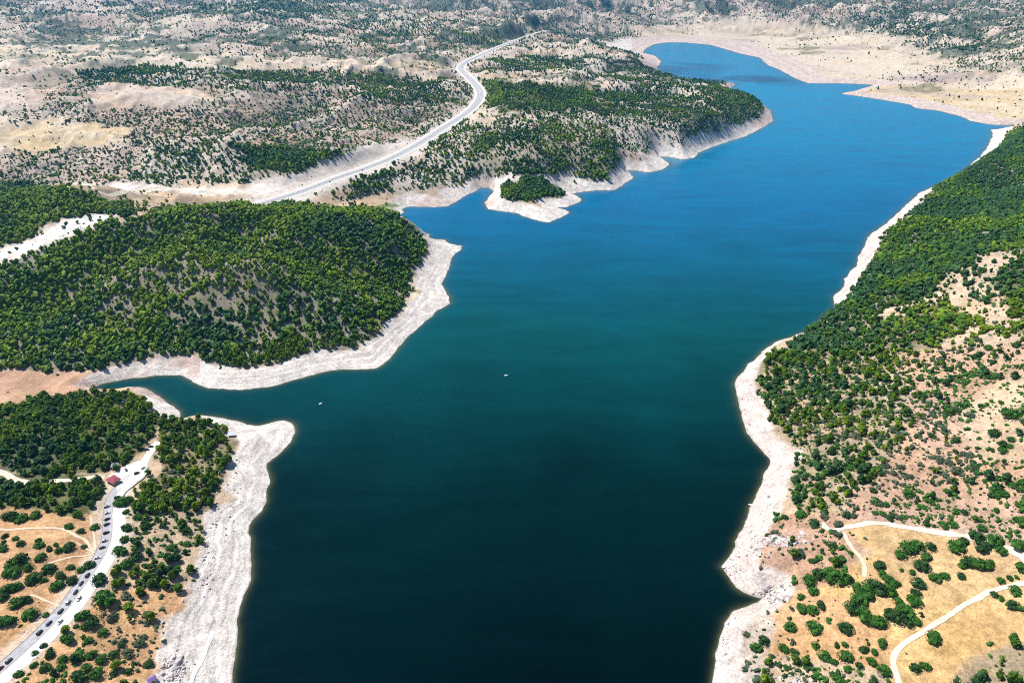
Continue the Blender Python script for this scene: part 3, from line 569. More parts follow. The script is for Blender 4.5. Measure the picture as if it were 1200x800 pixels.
for (u, v, rx, ry, n) in [(846, 90, 180, 200, 9), (750, 82, 190, 260, 9), (700, 1, 700, 420, 10), (940, 8, 600, 300, 9), (800, 74, 150, 160, 5)]:
    G = at(u, v, 10); C0 = G + np.array(sun_dir)*(2300/sun_dir.z)
    for k in range(n):
        a = cg.uniform(0, 6.28); q = math.sqrt(cg.uniform(0, 1)); r = cg.uniform(.35, .62)*min(rx, ry)
        V, F = lump(r, C0+np.array([math.cos(a)*q*rx, math.sin(a)*q*ry, cg.uniform(0, .35)*r+60]), 2, .12, (1.1, 1.0, .55), cg); cb.add(V, F)
V, F, _ = cb.get()
cm, ct, cbs = new_mat('thin_cloud'); cbs.inputs['Base Color'].default_value = (.85, .85, .87, 1); cbs.inputs['Roughness'].default_value = 1; cbs.inputs['Alpha'].default_value = .13
cl = mesh_np('clouds', V, F, cm, True); cl['kind'] = 'stuff'

# ------------------------------------------------------------------ roads and tracks
KEEP_OUT = []          # (line, half width): no plants here
def ribbon(name, line, w, mat, lift=.12, off=0.0, across=4, label=None, flat=False, kind='structure', bank=None):
    L = np.asarray(line, float)[:, :2]
    d = np.gradient(L, axis=0); d /= np.linalg.norm(d, axis=1)[:, None]+1e-9; nrm = np.column_stack([d[:, 1], -d[:, 0]])
    w = np.broadcast_to(w, (len(L),)); s = np.linspace(-.5, .5, across)
    P = L[:, None]+nrm[:, None]*(off+s[None, :, None]*w[:, None, None])
    z = ground(P[..., 0].ravel(), P[..., 1].ravel()).reshape(P.shape[:2])
    if flat: z[:] = z.max(1, keepdims=True)
    V = np.column_stack([P[..., 0].ravel(), P[..., 1].ravel(), z.ravel()+lift])
    o = mesh_np(name, V, grid_faces(len(L), across)[:, ::-1], mat, True)
    if kind: o['kind'] = kind
    return o
def dense(line, step):
    L = np.asarray(line, float)[:, :2]; s = np.r_[0, np.cumsum(np.linalg.norm(np.diff(L, axis=0), axis=1))]
    t = np.arange(0, s[-1], step); return np.column_stack([np.interp(t, s, L[:, 0]), np.interp(t, s, L[:, 1])])
m_asph = plain('worn_asphalt', (.40, .39, .40), .95, noise=.25); m_grey = plain('grey_paving', (.37, .36, .38), .95, noise=.4)
m_white = plain('white_gravel', (.68, .65, .62), .95, noise=.3); m_track = plain('pale_dust', (.68, .58, .46), 1.0, noise=.22); m_path = plain('trodden_earth', (.64, .50, .37), 1.0, noise=.3)
m_line = plain('road_paint', (.78, .78, .76), .7); m_kerb = plain('kerb_stone', (.27, .25, .24), .9); m_med = plain('median_barrier', (.20, .19, .18), .9)
hl = dense(hwy, 9)
ribbon('highway', hl, 33, m_white, .35, 0, 5)
ribbon('highway', hl, 9.4, m_asph, .45, -6.0, 3); ribbon('highway', hl, 9.4, m_asph, .45, 6.0, 3)
for off in (-10.2, -1.8, 1.8, 10.2): ribbon('highway_marking', hl, .35, m_line, .55, off, 2)
ribbon('highway_median', hl, 1.3, m_med, .62, 0, 2)
KEEP_OUT.append((hwy, 15))
kl = dense(kerb, 1.5); nk = len(kl)
wg = np.interp(np.arange(nk)/nk, [0, .08, .2, .45, 1], [.5, 5.5, 6.0, 7.0, 7.2]); ww = np.interp(np.arange(nk)/nk, [0, .12, .5, .75, 1], [11, 9, 9, 9.5, 9.5])
def side(line, d):
    L = np.asarray(line); t = np.gradient(L, axis=0); t /= np.linalg.norm(t, axis=1)[:, None]; return L+np.column_stack([t[:, 1], -t[:, 0]])*np.asarray(d)[:, None]
# walking down the kerb line the lake side is on the left hand
LS = -1.0
ribbon('road', side(kl, -LS*(wg/2+.2)), wg, m_grey, .14, 0, 5)
ribbon('road', side(kl, LS*(ww/2+.2)), ww, m_white, .12, 0, 5)
def strip(name, line, w, h, mat, off, lift=.0):
    L = side(line, np.full(len(line), off)); a = side(line, np.full(len(line), off-w/2)); b = side(line, np.full(len(line), off+w/2))
    z = ground(L[:, 0], L[:, 1])+lift; V = []
    for q, zz in ((a, z-.2), (a, z+h), (b, z+h), (b, z-.2)): V.append(np.column_stack([q, zz]))
    n = len(L); V = np.vstack(V); F = []
    for k in range(3):
        for i in range(n-1): F.append((k*n+i, k*n+i+1, (k+1)*n+i+1, (k+1)*n+i))
    F += [(0, n, 2*n, 3*n), (n-1, 4*n-1, 3*n-1, 2*n-1)]
    return mesh_np(name, V, F, mat)
k1 = strip('kerb', kl, .35, .24, m_kerb, 0.0); k1['kind'] = 'structure'
k2 = strip('kerb', side(kl, -LS*(wg+.5)), .4, .3, m_kerb, 0.0); k2['kind'] = 'structure'
ribbon('road_marking', side(kl[int(nk*.5):], np.full(nk-int(nk*.5), -LS*4.6)), .2, m_line, .19, 0, 2)
KEEP_OUT.append((kerb[:, :2], 9.5))
# the car park at the end of the road
lotpx = [(127,557),(136,553),(148,546),(158,541),(168,540),(173,545),(172,552),(168,559),(160,565),(152,572),(146,580),(138,577),(136,568),(130,562)]
lp = smooth_line([at(u, v, 18.5)[:2] for u, v in lotpx]+[at(*lotpx[0], 18.5)[:2]], 4)[:-1]; c = lp.mean(0)
rings = [lp*(1-s)+c*s for s in (0, .25, .5, .75, .97)]; n = len(lp)
P = np.vstack(rings); V = np.column_stack([P, ground(P[:, 0], P[:, 1])+.16]); F = []
for r in range(4):
    for i in range(n): F.append((r*n+i, r*n+(i+1) % n, (r+1)*n+(i+1) % n, (r+1)*n+i))
lot = mesh_np('car_park', V, F, plain('pale_concrete', (.62, .60, .60), .95, noise=.2), True); lot['kind'] = 'structure'
KEEP_OUT.append((np.vstack([lp, lp[:1]]), 1.5)); LOT_POLY = lp
def track(name, pts, w, mat, step=2.5, keep=None):
    L = smooth_line([land(u, v)[:2] for u, v in pts], 5); L = dense(L, step); n = len(L)
    L = L+np.column_stack([fbm(L[:, 0], L[:, 1], 11, 2, 5)-.5, fbm(L[:, 0], L[:, 1], 11, 2, 6)-.5])*1.4
    ww_ = w*(.55+.9*fbm(L[:, 0], L[:, 1], 7, 3, 8)); o = ribbon(name, L, ww_, mat, .22, 0, 5)
    KEEP_OUT.append((L[::3] if n > 9 else L, w/2+1.2 if keep is None else keep)); return o
track('dirt_track', [(962,613),(972,620),(982,621),(992,618),(1012,614),(1036,613),(1056,617),(1080,621),(1112,626),(1144,631),(1172,640),(1190,648),(1200,656),(1240,690)], 4.6, m_track)
track('footpath', [(988,624),(996,640),(1008,652),(1014,664),(1012,676)], 2.6, m_path)
track('dirt_track', [(1290,668),(1240,676),(1200,683),(1180,687),(1160,693),(1143,702),(1125,712),(1105,724),(1085,738),(1065,751),(1053,760),(1047,770),(1048,782),(1053,797),(1056,815),(1060,850)], 3.6, m_track)
track('dirt_track', [(-60,540),(-20,547),(0,554),(10,558),(21,565),(41,566),(54,565),(75,563),(100,560),(126,559)], 6.0, m_track, keep=4)
track('footpath', [(-30,622),(0,620),(14,620.5),(40,619),(60,619),(75,621),(88,627),(98,632),(105,640),(111,648)], 2.2, m_path)
track('footpath', [(56,660),(70,656),(90,652),(113,649)], 1.8, m_path)
track('footpath', [(106,604),(108,618),(110,630),(112,645)], 1.6, m_path)
track('footpath', [(88,636),(98,641),(112,648)], 1.5, m_path)
track('footpath', [(35,698),(51,702),(73,711)], 1.8, m_path)
track('road', [(160,548),(168,542),(174,533),(180,525),(187,517)], 7, m_white, keep=4.5)
track('dirt_track', [(212,860),(222,810),(230,785),(240,765),(250,740)], 2.6, m_white)
track('dirt_track', [(360,224),(345,226),(325,229),(290,227),(240,224),(180,223),(110,222),(70,221)], 7, m_track, 6)

# ------------------------------------------------------------------ plants
HUES = {'pine': [((.116, .182, .010), 'yellow-green'), ((.058, .122, .012), 'deep green'), ((.032, .084, .026), 'blue-green')],
        'shrub': [((.040, .120, .018), 'bright green'), ((.027, .072, .020), 'dark green'), ((.072, .105, .060), 'grey-green')]}
def leaf_mat(name, col):
    m, t, b = new_mat(name); L = t.links.new
    a = N(t, 'ShaderNodeAttribute', attribute_name='tint'); v = N(t, 'ShaderNodeVectorMath', operation='SCALE'); v.inputs[0].default_value = col
    L(a.outputs['Fac'], v.inputs['Scale']); L(v.outputs[0], b.inputs['Base Color']); b.inputs['Roughness'].default_value = .75; b.inputs['Specular IOR Level'].default_value = .15
    return m
def leaf_mat_c(name):
    m, t, b = new_mat(name)
    a = N(t, 'ShaderNodeAttribute', attribute_name='leaf'); t.links.new(a.outputs['Color'], b.inputs['Base Color']); b.inputs['Roughness'].default_value = .75; b.inputs['Specular IOR Level'].default_value = .15
    return m
m_bark = plain('bark', (.13, .10, .075), .95)
def tufts(bag, n, size, place, g, t0=1.0):
    c = place(n); a = g.normal(size=(n, 3)); a /= np.linalg.norm(a, axis=1)[:, None]; b = np.cross(a, g.normal(size=(n, 3))); b /= np.linalg.norm(b, axis=1)[:, None]
    s = size*g.uniform(.6, 1.3, (n, 1)); V = np.stack([c+a*s, c-a*s*.5+b*s*.8, c-a*s*.5-b*s*.8], 1).reshape(-1, 3)
    bag.add(V, np.arange(3*n).reshape(n, 3), np.repeat(t0*g.uniform(.7, 1.45, n), 3))
def pine_crown(seed, lod):
    "crown of a pine of height 1 and width about .75"
    g = np.random.default_rng(seed); B = Bag(); wd = g.uniform(.30, .38); lean = g.uniform(-.05, .05, 2)
    prof = lambda h: wd*np.clip(1.15-.85*((h-.42)/.58)**1.5 if h > .42 else .75+.4*(h-.2)/.22, .12, 1.1)
    if lod == 0:
        for k in range(26):
            h = g.uniform(.24, .93); r = prof(h); a = g.uniform(0, 6.28); q = math.sqrt(g.uniform(.25, 1))*r*.78
            V, F = lump(r*g.uniform(.30, .5)+.02, (math.cos(a)*q+lean[0]*h, math.sin(a)*q+lean[1]*h, h), 0, .38, (1, 1, .75), g); B.add(V, F, g.uniform(.72, 1.25))
        def place(n):
            h = g.uniform(.2, 1.0, n); r = np.array([prof(x) for x in h])*np.sqrt(g.uniform(.35, 1.25, n)); a = g.uniform(0, 6.28, n)
            return np.column_stack([np.cos(a)*r+lean[0]*h, np.sin(a)*r+lean[1]*h, h])
        tufts(B, 300, .045, place, g, 1.05)
    else:
        n, sub, jit = {1: (7, 0, .55), 2: (3, 0, .5), 3: (1, 0, .45)}[lod]
        for k in range(n):
            if n == 1: V, F = lump(.42, (0, 0, .45), 0, .4, (.8, .8, 1.1), g)
            else:
                h = (.32, .40, .48, .58, .68, .80, .92)[int(k*7/n)]+g.uniform(-.05, .05); r = prof(h); a = g.uniform(0, 6.28)+k*2.4; q = r*(g.uniform(.35, .75) if k < n-1 else .1)
                V, F = lump(r*(g.uniform(.42, .78) if n > 3 else .9), (math.cos(a)*q, math.sin(a)*q, h), 0, jit, (1, 1, 1.0), g)
            B.add(V, F, g.uniform(.75, 1.25))
        if lod == 1:
            def place(n):
                h = g.uniform(.25, 1.0, n); r = np.array([prof(x) for x in h])*np.sqrt(g.uniform(.6, 1.3, n)); a = g.uniform(0, 6.28, n)
                return np.column_stack([np.cos(a)*r, np.sin(a)*r, h])
            tufts(B, 60, .07, place, g, 1.1)
    return B.get()
def shrub_crown(seed, lod):
    "crown of a shrub of width 1 and height about .5"
    g = np.random.default_rng(seed); B = Bag(); el = g.uniform(.55, 1.0)
    n = {0: 20, 1: 6, 2: 3, 3: 1}[lod]
    for k in range(n):
        if n == 1: V, F = lump(.46, (0, 0, .2), 0, .35, (1, el, .55), g)
        else:
            a = g.uniform(0, 6.28); q = .40*math.sqrt(g.uniform(0, 1)) if k else 0
            V, F = lump(g.uniform(.08, .19) if lod == 0 else g.uniform(.2, .3), (math.cos(a)*q, math.sin(a)*q*el, .10+g.uniform(.05, .24)*(1-q*1.6)), 0, .35, (1, 1, .8), g)
        B.add(V, F, g.uniform(.72, 1.25))
    if lod < 2:
        def place(n):
            a = g.uniform(0, 6.28, n); q = .5*np.sqrt(g.uniform(0, 1.1, n)); z = .40*np.sqrt(np.clip(1-(q/.54)**2, 0, 1))*g.uniform(.4, 1.15, n)+.04
            return np.column_stack([np.cos(a)*q, np.sin(a)*q*el, z])
        tufts(B, 380 if lod == 0 else 44, .04 if lod == 0 else .065, place, g, 1.05)
    return B.get()
def trunk_mesh(name, h, r, limbs, seed):
    g = np.random.default_rng(seed); V = []; F = []
    def cone(a, b, r0, r1, k=6):
        a = np.array(a, float); b = np.array(b, float); d = b-a; d /= np.linalg.norm(d); e = np.cross(d, (0.3, .9, .2)); e /= np.linalg.norm(e); f_ = np.cross(d, e); n = len(V)
        for p, rr in ((a, r0), (b, r1)):
            for i in range(k): V.append(p+rr*(math.cos(i*6.283/k)*e+math.sin(i*6.283/k)*f_))
        for i in range(k): F.append((n+i, n+(i+1) % k, n+k+(i+1) % k, n+k+i))
    cone((0, 0, -.08*h), (0, 0, h*.5), r, r*.7); cone((0, 0, h*.5), (.02*h, 0, h), r*.7, r*.2)
    for k in range(limbs):
        a = g.uniform(0, 6.28); z = h*g.uniform(.25, .8); cone((0, 0, z), (math.cos(a)*h*.3, math.sin(a)*h*.3, z+h*.15), r*.4, r*.12, 4)
    return np.array(V), np.array(F)

# candidates on a jittered lattice, thinned by the land cover
def scatter(y0, y1, step):
    yy = np.arange(y0, y1, step); xx = np.arange(-hw_of(y1), hw_of(y1), step); gx, gy = np.meshgrid(xx, yy)
    x = (gx+rng.uniform(-.5, .5, gx.shape)*step).ravel(); y = (gy+rng.uniform(-.5, .5, gx.shape)*step).ravel()
    m = np.abs(x) < hw_of(y)*.985; x, y = x[m], y[m]; z = ground(x, y)
    u, v, zz = proj(x, y, z); m = (u > -170) & (u < 1370) & (v < 900) & (v > -40); x, y, z = x[m], y[m], z[m]
    d = ground(x, y, D); b = ground(x, y, BWF); w = b*(1.02+.45*(fbm(x, y, 20, 3, 131)-.5)); m = d > np.maximum(w, 2.5); x, y, z, d, b = x[m], y[m], z[m], d[m], b[m]
    return x, y, z, d, b
def clear_of_roads(x, y, extra=0):
    ok = np.ones(len(x), bool)
    for L, hwid in KEEP_OUT:
        L = np.asarray(L)[:, :2]; m = (x > L[:, 0].min()-20) & (x < L[:, 0].max()+20) & (y > L[:, 1].min()-20) & (y < L[:, 1].max()+20)
        i = np.nonzero(m)[0]
        if len(i): ok[i] &= seg_dist(x[i], y[i], L) > hwid+extra
    return ok & ~in_poly(x, y, LOT_POLY)
PL = []   # x, y, z, size (pine: height, shrub: width), squash, rot, hue, variant, kind (0 pine, 1 shrub), hand
HAND = []
SPOTS = [(135,562,9.5),(135.5,545,5),(271.5,509,7.5),(271.5,514,5.5),(272,519,5),(179,797,8),(148,550,3),(160.5,554,3),(177,523,4),(172,526,4)]
spot_xy = np.array([np.append(land(u, v)[:2], r) for u, v, r in SPOTS])
# bushes that stand out in the open ground: pixel and width in pixels
BUSH = [(1092,746,19),(1072,783,14),(1083,781,13),(1187,746,14),(1165,697,11),(1188,692,16),(1173,701,9),(1187,709,16),(1200,715,11),(1173,680,10),(1183,677,9),(1191,677,7),(1196,666,17),(1126,674,11),(1095,677,15),(1106,675,12),(1075,683,17),(1068,670,8),(1056,668,6),
 (1135,657,18),(1146,660,20),(1157,661,18),(1080,662,18),(1128,663,12),(1012,692,24),(1026,688,26),(1040,691,20),(1006,702,20),(998,712,20),(1013,720,24),(1028,728,22),(1048,722,24),(1060,716,22),(1071,704,18),(1073,695,13),(1052,706,14),(1074,727,12),(1065,730,12),
 (1040,678,14),(1048,683,14),(1030,662,15),(1033,672,12),(953,735,20),(991,736,18),(926,734,15),(955,756,11),(980,756,9),(990,755,8),(948,680,20),(960,672,16),(975,674,24),(986,676,22),(997,679,10),(940,713,14),(952,714,15),(962,709,14),(938,699,10),(953,692,13),
 (895,750,14),(886,758,14),(918,759,14),(930,764,12),(965,768,16),(990,768,18),(1007,780,10),(1035,785,17),(1033,754,15),(1012,760,13),(1024,764,10),(1120,640,20),(1128,634,14),(1062,642,22),(1075,640,18),(1090,641,14),(1085,652,14),(1055,650,14),
 (1150,640,18),(1165,633,20),(1172,645,15),(1145,628,18),(1195,640,22),(1185,486,22),(1165,508,16),(1175,528,12),(1158,408,11),(1130,600,10),(1200,478,14),(1185,515,10),
 (40,678,19),(10,690,19),(20,687,14),(5,700,13),(52,680,9),(70,673,11),(85,680,15),(67,686,17),(19,706,17),(30,703,15),(37,719,19),(5,728,20),(16,727,11),(54,720,8),(42,603,14),(13,605,20),(25,607,15),(82,616,11),(95,622,9),(92,603,15),(112,617,11),(6,628,9),(5,642,12),
 (18,631,8),(25,637,10),(45,633,7),(46,639,12),(58,643,10),(66,638,8),(69,645,11),(82,641,15),(98,640,7),(48,653,13),(25,655,19),(15,661,18),(33,665,14),(58,667,17),(83,664,9),(95,668,11),(105,662,13),(14,671,20),(40,676,15),(72,675,12),
 (97,722,16),(79,748,17),(59,765,15),(75,772,13),(72,781,11),(54,782,14),(23,789,11),(41,765,8),(51.6,756,8),(40,779,9),(98,734,9),(109,729,20),(121,741,13),(108,767,15),(97,772,7),(89,733,6),(122,702,26),(116,679,18),(119,772,15),(101,782,13),(91,793,18),(114,789,18),
 (144,588,19),(138,583,8),(152,585,10),(179.5,563,11),(163,580,9),(148,600,8),(162,606,12),(150,618,13),(146,632,12),(140,646,16),(160,650,16),(150,660,18)]
hx = []
for (u, v, w) in BUSH:
    p = land(u, v+w*.12); s = proj(*p)[2]/FOC
    hx.append((p[0], p[1], p[2], w*s*1.12))
hx = np.array(hx)
def collect():
    out = []
    for (y0, y1, st) in ((120, 620, 2.5), (620, 1180, 2.7), (1180, 2000, 3.6), (2000, 3400, 6.0), (3400, 6800, 11.0)):
        x, y, z, d, b = scatter(y0, y1, st)
        _, pn, sh, pat, u, v = cover(x, y, z)
        area = st*st/100.0
        nz = fbm(x, y, 42 if y0 < 1180 else 70, 3, 141)*.6+fbm(x, y, 14 if y0 < 1180 else 30, 2, 143)*.4
        nz2 = fbm(x, y, 30, 3, 151)*.6+fbm(x, y, 9, 2, 153)*.4
        if y0 >= 1180:                                   # bushes follow the gullies on the bare hills
            gl = ground(x, y, R1); nz = nz-.35*gl; nz2 = nz2-.45*gl
        f = (1-pat)+pat*sstep(.43, .60, nz)*2.3; f2 = (1-pat)+pat*sstep(.44, .60, nz2)*2.3
        edge = np.clip((d-b)/12+.25, 0, 1)
        r = rng.uniform(size=len(x)); pp = pn*area*f*edge; ps = sh*1.25*area*f2*np.clip(edge+.25, 0, 1)
        isP = r < pp; isS = (~isP) & (r < pp+ps); k = isP | isS; i = np.nonzero(k)[0]
        i = i[clear_of_roads(x[i], y[i], .8)]
        hd = ground(x[i], y[i], HD); i = i[(hd > 17+10*rng.uniform(size=len(i)))]
        if y0 < 620:
            ok = np.ones(len(i), bool)
            for a, b_2, r_ in spot_xy: ok &= np.hypot(x[i]-a, y[i]-b_2) > r_
            for a, b_2, _, w_ in hx: ok &= np.hypot(x[i]-a, y[i]-b_2) > w_*.55+1.0
            i = i[ok]
        n = len(i); kind = np.where(isP[i], 0, 1)
        g = np.exp(rng.normal(0, .24, n))
        hp = 5.7*g; wsh = rng.choice([1.2, 2.1, 3.2, 4.8], n, p=[.30, .28, .20, .22])*np.exp(rng.normal(0, .3, n))
        gold = (y[i] < 640)
        big = np.where(y[i] > 3400, 1.6, np.where(y[i] > 2000, 1.2, 1.0))
        size = np.where(kind == 0, np.clip(hp, 3.0, 9.5), np.clip(wsh, 1.0, 9.0))*big
        hn = fbm(x[i], y[i], 60, 3, 161)+rng.normal(0, .11, n)+np.where((x[i] < -20) & (kind == 0), .09+.60*(ground(x[i], y[i], RF)-.45), np.where(kind == 0, -.09, 0))+np.where((y[i] > 1180) & (kind == 0), -.06, 0)+np.where((y[i] > 850) & (x[i] > 250) & (kind == 0), -.07, 0)
        hue = np.where(kind == 0, np.where(hn > .57, 0, np.where(hn > .33, 1, 2)), np.where(hn > .60, 2, np.where(hn > .44, 1, 0)))
        out.append(np.column_stack([x[i], y[i], z[i], size, rng.uniform(.85, 1.2, n), rng.uniform(0, 6.28, n), hue, rng.integers(0, 6, n), kind, np.zeros(n)]))
    n = len(hx); out.append(np.column_stack([hx[:, 0], hx[:, 1], hx[:, 2], hx[:, 3], np.full(n, .95), rng.uniform(0, 6.28, n), (np.arange(n)*7 % 3 == 1)*1.0, rng.integers(0, 6, n), np.ones(n), np.ones(n)]))
    return np.vstack(out)
PL = collect()
pu, pv_, pz = proj(PL[:, 0], PL[:, 1], PL[:, 2]); px = PL[:, 3]*np.where(PL[:, 8] == 0, .8, 1.0)/pz*FOC
vis = (pu > 4) & (pu < 1196) & (pv_ > 4) & (pv_ < 797)
single = np.zeros(len(PL), bool)
for kd in (0, 1):
    sc = np.where(vis & (PL[:, 8] == kd), px+100*PL[:, 9], -1); o_ = np.argsort(-sc)[:300]; single[o_] = True

# the many: one mesh of all pines beyond the nearest 300, one of all shrubs beyond the nearest 300
def mass(kd, name, crown):
    VV, FF, CC = [], [], []; n0 = 0
    S_ = PL[(PL[:, 8] == kd) & ~single]; dist = np.hypot(S_[:, 1], S_[:, 0])
    lod = np.where(dist < 760, 1, np.where(dist < 1500, 2, 3))
    cols = np.array([c for c, _ in HUES['pine' if kd == 0 else 'shrub']])
    for l in (1, 2, 3):
        for var in range(6):
            q = S_[(lod == l) & (S_[:, 7] == var)]
            if not len(q): continue
            V, F, T = crown(900+var+10*l+100*kd, l)
            ca, sa = np.cos(q[:, 5]), np.sin(q[:, 5]); s = q[:, 3]; w = s*q[:, 4]
            x = (V[None, :, 0]*ca[:, None]-V[None, :, 1]*sa[:, None])*w[:, None]+q[:, 0:1]
            y = (V[None, :, 0]*sa[:, None]+V[None, :, 1]*ca[:, None])*w[:, None]+q[:, 1:2]
            z = V[None, :, 2]*s[:, None]+q[:, 2:3]-.03*s[:, None]
            VV.append(np.stack([x, y, z], -1).reshape(-1, 3)); m, nv = len(q), len(V)
            FF.append((F[None]+(np.arange(m)*nv)[:, None, None]).reshape(-1, 3)+n0); n0 += m*nv
            c = cols[q[:, 6].astype(int)]*rng.uniform(.75, 1.3, (m, 1))
            CC.append((c[:, None, :]*T[None, :, None]).reshape(-1, 3))
    o = mesh_np(name, np.vstack(VV), np.vstack(FF), leaf_mat_c(name), False, attrs={'leaf': np.vstack(CC)}); o['kind'] = 'stuff'
    print(name, len(S_), 'plants', len(o.data.polygons), 'faces')
    return o
mass(0, 'pine_forest', pine_crown); mass(1, 'shrubland', shrub_crown)
#@@PART4
# ------------------------------------------------------------------ things
def thing(name, label, cat, loc=(0, 0, 0), rz=0.0, group=None):
    o = bpy.data.objects.new(name, None); COL.objects.link(o); o.empty_display_size = .5
    o.location = loc; o.rotation_euler = (0, 0, rz); o['label'] = label; o['category'] = cat
    if group: o['group'] = group
    return o
def dup(root, loc, rz, label, group=None, scale=None):
    r = root.copy(); COL.objects.link(r); r.location = loc; r.rotation_euler = (0, 0, rz); r['label'] = label
    if scale is not None: r.scale = scale
    if group: r['group'] = group
    elif 'group' in r: del r['group']
    for ch in list(root.children):
        c = ch.copy(); COL.objects.link(c); c.parent = r
        for g in ch.children:
            e = g.copy(); COL.objects.link(e); e.parent = c
    return r
ORD = ['', 'second ', 'third ', 'fourth ', 'fifth ', 'sixth ', 'seventh ', 'eighth ', 'ninth ', 'tenth ']
MARKS = [('red-roofed kiosk', 133, 562), ('grey pyramid-roofed shelter', 135.5, 546), ('pale canopy on the stony spit', 271, 510), ('violet-roofed hut', 179, 796),
 ('upper car park', 174, 526), ('cars nosed in along the road', 124, 618), ('bend of the paved road', 112, 668), ('lowest parked car', 12, 774), ('fan of footpaths', 104, 640),
 ('pale track entering the wood', 20, 562), ('head of the dry inlet', 112, 462), ('round white spit', 205, 488), ('broad white stone shore', 235, 640), ('crumbling bank over the white shore', 212, 735),
 ('gravel verge of the paved road', 70, 750), ('car park wall', 166, 572), ('long curved footpath', 40, 620), ('short footpath meeting the road', 55, 704), ('pink shore of the dry inlet', 40, 470), ('middle of the near wood', 80, 505),
 ('hairpin of the upper dirt track', 978, 622), ('crest of the upper dirt track', 1036, 614), ('middle of the upper dirt track', 1100, 625), ('far end of the upper dirt track', 1185, 646),
 ('side path below the track', 1010, 665), ('rocky cove', 898, 704), ('rust-brown knoll', 922, 648), ('bend of the lower dirt track', 1048, 772), ('middle of the lower dirt track', 1105, 724), ('end of the lower dirt track', 1188, 688),
 ('white boat at the shore', 880, 592), ('open golden field', 1140, 760), ('long dark thicket', 1040, 712), ('bare pink slope', 1160, 520), ('pale stone shore below the slope', 872, 470), ('notch where trees reach the water', 945, 400),
 ('grey rock ledges of the knoll', 905, 628), ('stony point beyond the cove', 850, 745), ('sandy gap in the wooded slope', 1120, 410), ('edge of the dense wood', 1080, 390)]
mk = np.array([land(u, v)[:2] for _, u, v in MARKS])
def hue_word(kd, h): return HUES['pine' if kd == 0 else 'shrub'][int(h)][1]
SEL = PL[single]
near = np.argmin(np.hypot(SEL[:, 0:1]-mk[None, :, 0], SEL[:, 1:2]-mk[None, :, 1]), 1)
dist = np.hypot(SEL[:, 0]-mk[near, 0], SEL[:, 1]-mk[near, 1])
protos = {}; mats = {}
for kd, nm in ((0, 'pine'), (1, 'shrub')):
    for h, (c, w) in enumerate(HUES[nm]): mats[kd, h] = leaf_mat(w.replace('-', '_')+'_'+nm+'_leaves', c)
meshes = {}
for kd in (0, 1):
    for var in range(6):
        meshes[kd, var] = (pine_crown if kd == 0 else shrub_crown)(40+var+100*kd, 0)
        meshes['t', kd, var] = trunk_mesh('trunk', .62 if kd == 0 else .26, .022 if kd == 0 else .03, 5 if kd == 0 else 4, var)
def size_word(kd, s):
    return ('tall' if s > 7.6 else 'low' if s < 5.8 else 'middling') if kd == 0 else ('broad' if s > 6 else 'small' if s < 3.6 else 'rounded')
for kd, nm, noun in ((0, 'pine_tree', 'pine'), (1, 'round_shrub', 'shrub')):
    for m_i in range(len(MARKS)):
        q = np.nonzero((SEL[:, 8] == kd) & (near == m_i))[0]; q = q[np.argsort(dist[q])]
        for rank, k in enumerate(q):
            x, y, z, s, sq, rot, hue, var, _, hand = SEL[k]; hue, var = int(hue), int(var)
            if rank < 10:
                lab = f"{size_word(kd, s)} {hue_word(kd, hue)} {noun}, {ORD[rank]}nearest to the {MARKS[m_i][0]}"; grp = 'pines of the shore woods' if kd == 0 else 'shrubs of the open ground'
            else:
                lab = f"{hue_word(kd, hue)} {noun} in the crowd beyond the {MARKS[m_i][0]}"; grp = f"{hue_word(kd, hue)} {noun}s crowded beyond the {MARKS[m_i][0]}"
            sc = (s*sq, s*sq, s)
            if (kd, hue, var) not in protos:
                r = thing(nm, lab, 'tree' if kd == 0 else 'shrub', (x, y, z-.03*s), rot, grp); r.scale = sc
                V, F = meshes['t', kd, var]; mesh_np('trunk' if kd == 0 else 'stems', V, F, m_bark, False, r)
                V, F, T = meshes[kd, var]; mesh_np('crown', V, F, mats[kd, hue], False, r, attrs={'tint': T}); protos[kd, hue, var] = r
            else: dup(protos[kd, hue, var], (x, y, z-.03*s), rot, lab, grp, sc)

# loose stones along the shores, too many to count
g = np.random.default_rng(12); B = Bag(); RC = []
x = []; y = []
for (u, v, ru, rv, n, big) in [(915, 634, 22, 6, 160, 1.5), (905, 700, 16, 8, 150, 1.3), (858, 665, 8, 25, 120, .9), (205, 785, 12, 16, 150, 1.2), (892, 560, 10, 40, 90, .8), (272, 560, 14, 40, 110, .8), (240, 640, 24, 60, 160, .8), (875, 480, 9, 40, 90, .8), (848, 745, 8, 30, 110, .9), (885, 640, 14, 16, 90, 1.1), (925, 795, 30, 5, 70, 1.1)]:
    for k in range(n):
        p = land(u+g.normal()*ru*.6, v+g.normal()*rv*.6)
        if ground(p[0], p[1], D) < 1.0 or p[1] > 800: continue
        r = big*g.lognormal(-.45, .45)
        V, F = lump(r, (p[0], p[1], p[2]+r*.12), 0, .3, (1, g.uniform(.6, 1), g.uniform(.5, .9)), g); t_ = g.uniform(.6, 1.15); B.add(V, F, t_)
        RC.append(np.tile(np.array([(.60, .55, .52), (.42, .36, .38), (.66, .63, .60)][g.integers(0, 3)])*t_, (len(V), 1)))
V, F, T = B.get(); o = mesh_np('rubble', V, F, leaf_mat_c('shore_stone'), False, attrs={'leaf': np.vstack(RC)}); o['kind'] = 'stuff'

